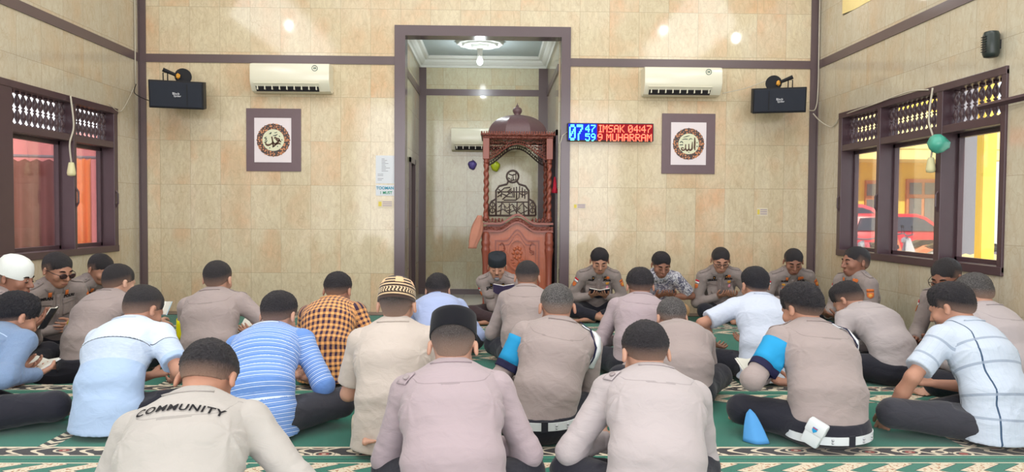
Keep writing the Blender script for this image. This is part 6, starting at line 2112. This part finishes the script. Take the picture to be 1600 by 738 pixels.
# belts
def belt(inf, z, tilt=0.0):
    m = MB(); rs = []; g = inf['p'].get('g', 1)
    N = 48
    for k in range(N + 1):
        a = 2 * pi * k / N
        d = Vector((cos(a), sin(a), 0))
        zz = z + tilt * sin(a) * -1 * .12
        hit = inf['bvh'].ray_cast(Vector((0, 0, zz + .03)) + d * .4, -d, .4)
        r_ = (hit[0] - Vector((0, 0, zz + .03))).length if hit[0] is not None else .17 * g
        r_ = max(r_, .168 * g * .80 / sqrt((.80 * cos(a)) ** 2 + sin(a) ** 2) ) + .006
        rs.append((d, r_, zz))
    R_ = []
    for d, r_, zz in rs[:-1]:
        R_.append([d * (r_ + .004) + Vector((0, 0, zz - .019)), d * (r_ + .010) + Vector((0, 0, zz - .019)), d * (r_ + .010) + Vector((0, 0, zz + .019)), d * (r_ + .004) + Vector((0, 0, zz + .019))])
    R_.append(R_[0])
    m.rings(R_, cap=False); o = m.build('belt', M_whitebelt, inf['root'], True); autosmooth(o, 40)
    for a in (-90,):
        d, r_, zz = rs[int((a % 360) / 360 * N)]
        t = Vector((-d.y, d.x, 0))
        m = MB(); c = d * (r_ + .013) + Vector((0, 0, zz))
        m.rings([[c + t * u + Vector((0, 0, w)) + d * e for u, w, e in ((-.016, -.026, 0), (.016, -.026, 0), (.016, -.026, -.006), (-.016, -.026, -.006))], [c + t * u + Vector((0, 0, w)) + d * e for u, w, e in ((-.016, .026, 0), (.016, .026, 0), (.016, .026, -.006), (-.016, .026, -.006))]])
        m.build('belt_loop', T_BLACK, o)
    for a in (-62, -118, -40):
        d, r_, zz = rs[int((a % 360) / 360 * N)]
        m = MB(); m.ball(d * (r_ + .012) + Vector((0, 0, zz + .006)), (.007, .007, .007), 1); m.ball(d * (r_ + .012) + Vector((0, 0, zz - .008)), (.006, .006, .006), 1); m.build('belt_stud', M_chrome, o, True)
    return o, rs
b4, rs4 = belt(i4, .112, 0)
b5, rs5 = belt(i5, .066, 0)
# white holster on the belt of i5 (left back)
a = R(-140); d, r_, zz = rs5[int(((-140) % 360) / 360 * 48)]
hm = MB(); hm.M = Matrix.Translation(d * (r_ + .030) + Vector((0, 0, .105))) @ Matrix.Rotation(atan2(d.y, d.x) + pi / 2, 4, 'Z') @ Matrix.Rotation(R(24), 4, 'Y')
hm.box((-.042, -.022, -.062), (.042, .022, .056), .012); ho = hm.build('holster', M_whitebelt, b5); autosmooth(ho, 40)
hm = MB(); hm.M = Matrix.Translation(d * (r_ + .030) + Vector((0, 0, .105))) @ Matrix.Rotation(atan2(d.y, d.x) + pi / 2, 4, 'Z') @ Matrix.Rotation(R(24), 4, 'Y')
hm.box((-.045, -.028, .0), (.045, .027, .062), .009); fl = hm.build('holster_flap', M_whitebelt, ho); autosmooth(fl, 40)
hm = MB(); hm.M = Matrix.Translation(d * (r_ + .030) + Vector((0, 0, .105))) @ Matrix.Rotation(atan2(d.y, d.x) + pi / 2, 4, 'Z') @ Matrix.Rotation(R(24), 4, 'Y')
hm.prism([(-.012, .036), (.012, .036), (.011, .020), (0, .008), (-.011, .020)], -.0305, -.027); hm.build('blue_crest', M_bluecloth, fl)
hm = MB(); hm.M = Matrix.Translation(d * (r_ + .030) + Vector((0, 0, .105))) @ Matrix.Rotation(atan2(d.y, d.x) + pi / 2, 4, 'Z') @ Matrix.Rotation(R(24), 4, 'Y')
hm.box((-.011, -.031, .030), (.011, -.0303, .034)); hm.build('red_crest_bar', M_flag_r, fl)
# blue armbands (left arm), straps and white lanyards (right shoulder)
for inf in (i4, i5):
    armring(inf, 'blue_armband', M_bluecloth, -1, .12, .62)
    armring(inf, 'navy_arm_strap', M_navy, -1, .62, .76)
    s = inf['s']; sh = s['sh'][1]; el = inf['eR']; bk = -inf['fwd']
    pth = [s['nb'] + inf['W'] * .115 + inf['T'] * .03 + bk * .03, sh + inf['T'] * .06 - inf['W'] * .01 + bk * .035, sh + nrm(el - sh) * .07 + bk * .065, sh + nrm(el - sh) * .15 + bk * .07 - inf['W'] * .01]
    strap(inf, 'white_lanyard', M_whitebelt, pth, .040, .007, .006, n=16)
    pth2 = [q - inf['W'] * .022 + bk * .004 for q in pth]
    strap(inf, 'navy_piping', M_navy, pth2, .009, .012, .004, n=16)
for inf, sd in ((i13, -1), (i12, -1)):
    armring(inf, 'yellow_armband', M_lime, sd, .30, .78)

# -- things held
mp = imam['wr']; hp = W_of(imam, mp + np.array([-.02, .06, .05])); mouth = W_of(imam, imam['s']['at'] + imam['s']['H'] @ np.array([0, .135, -.03]))
dv = (mouth - hp).normalized()
mic = empty('microphone', hp, 0); tag(mic, 'dark hand microphone held up to the mouth of the reading leader', 'microphone')
q = dv.to_track_quat('Z', 'Y').to_matrix().to_4x4()
m = MB(); m.M = q; m.lathe([(.010, -.10), (.011, -.09), (.012, 0.0), (.016, .045), (.018, .05)], 14); m.build('handle', M_black, mic, True)
m = MB(); m.M = q; m.lathe([(.018, .05), (.023, .058), (.024, .075), (.018, .092), (.004, .098)], 14); m.build('grille', M_steel, mic, True)
book(imam, (-.02, .02, -.02), label='open book with a violet cover held by the leader before the minbar', cover=(96, 84, 130), tilt=40)
book(i22, (0, .0, -.01), label='open book with a dark cover held by the reader right of the niche', cover=(46, 50, 66), tilt=35)
book(i11, (.06, .02, .02), label='open white booklet held by the person in the checked shirt', cover=(220, 220, 224), tilt=30)
book(i12, (.10, .03, .0), label='open white booklet held by the upright grey uniform person left of centre', cover=(214, 214, 216), tilt=30)
book(i10, (-.05, .02, -.03), label='small white booklet in the lap of the blue chambray shirt', cover=(222, 224, 228), tilt=20)
book(i28, (0, .04, .02), label='slim phone-like booklet held up by the elderly person in the skullcap', cover=(40, 42, 48), tilt=58, w=.045, h=.15)
book(i5, (-.12, .02, .03), label='white booklet held beside the heavy person with the holster', cover=(226, 220, 220), tilt=30, w=.07, h=.10)
book(i13, (.18, .06, .08), label='pale blue booklet held up by the person with the yellow armband', cover=(170, 200, 220), tilt=60, w=.05, h=.1)

# -- things on the carpet
def flat_phone(px, py, label, col, s=(.04, .08), name='phone', cat='phone', rz=20):
    d_ = at(px, py, 1.0); Y = CAMZ / (CAMZ - d_.z)
    p = at(px, py, Y)
    root = empty(name, (p.x, p.y, 0), R(rz)); tag(root, label, cat)
    MB().box((-s[0], -s[1], 0.0), (s[0], s[1], .010), .004).build('casing', plain('phone_case_%d' % px, col, .35, .5), root)
    MB().box((-s[0] + .004, -s[1] + .006, .0095), (s[0] - .004, s[1] - .006, .0108)).build('screen', plain('dark_screen', srgb(22, 24, 30), .12, .6), root)
    return root
flat_phone(926, 503, 'dark phone lying on the carpet before the reader right of the niche', srgb(28, 30, 36), rz=75)
# black folded cap on the carpet at left
def ground(px, py):
    d_ = at(px, py, 1.0); Y = CAMZ / (CAMZ - d_.z); p = at(px, py, Y); return Vector((p.x, p.y, 0))
g_ = ground(92, 592)
m = MB(); rs = []
for f, z in ((.96, .0), (1, .01), (.98, .045), (.9, .06), (.5, .066), (.02, .067)):
    rs.append([(.14 * f * cos(2*pi*k/28), .055 * f * sin(2*pi*k/28), z + .012 * cos(4*pi*k/28) * (z > .03)) for k in range(28)])
m.rings(rs); o = m.build('folded_cap', plain('black_felt_fold', srgb(26, 26, 32), .95, .15)); autosmooth(o, 40); o.location = g_ + Vector((.05, -.10, 0)); o.rotation_euler = (0, 0, R(4))
tag(o, 'black folded felt cap lying on the carpet at the left', 'cap')
# sky blue beret propped against the heavy man's knee
g_ = ground(1186, 690)
m = MB(); rs = []
for t_ in range(9):
    a_ = t_ / 8; w_ = .055 * (1 - a_) ** .6 + .004; th = .030 * (1 - a_ * .7)
    rs.append([(w_ * cos(2*pi*k/20) - .03 * a_, th * sin(2*pi*k/20) * (1 + .25 * sin(3 * 2*pi*k/20)) + .03 * a_, .140 * a_ + .003) for k in range(20)])
m.rings(rs); o = m.build('beret', M_beret, None, True); o.location = g_ + Vector((-.02, -.02, 0)); o.rotation_euler = (0, 0, R(-20))
tag(o, 'sky blue beret standing on the carpet beside the knee of the person with the holster', 'beret')

# repeats share a group
GR = {'person': 'people seated on the prayer carpet', 'book': 'books and booklets held in the hands', 'motorbike': 'motorbikes parked in the yard', 'car': 'red cars parked in the yard',
      'air conditioner': 'split air conditioners', 'loudspeaker': 'loudspeakers in the back corners', 'wall panel': 'round calligraphy panels on the back wall', 'sticker': 'small stickers on the back wall',
      'air freshener': 'air fresheners in the niche', 'power socket': 'sockets hanging at the windows', 'lamp': 'bare bulbs'}
for o in COL.objects:
    if o.parent is None and o.get('category') in GR and not o.get('group'): o['group'] = GR[o['category']]
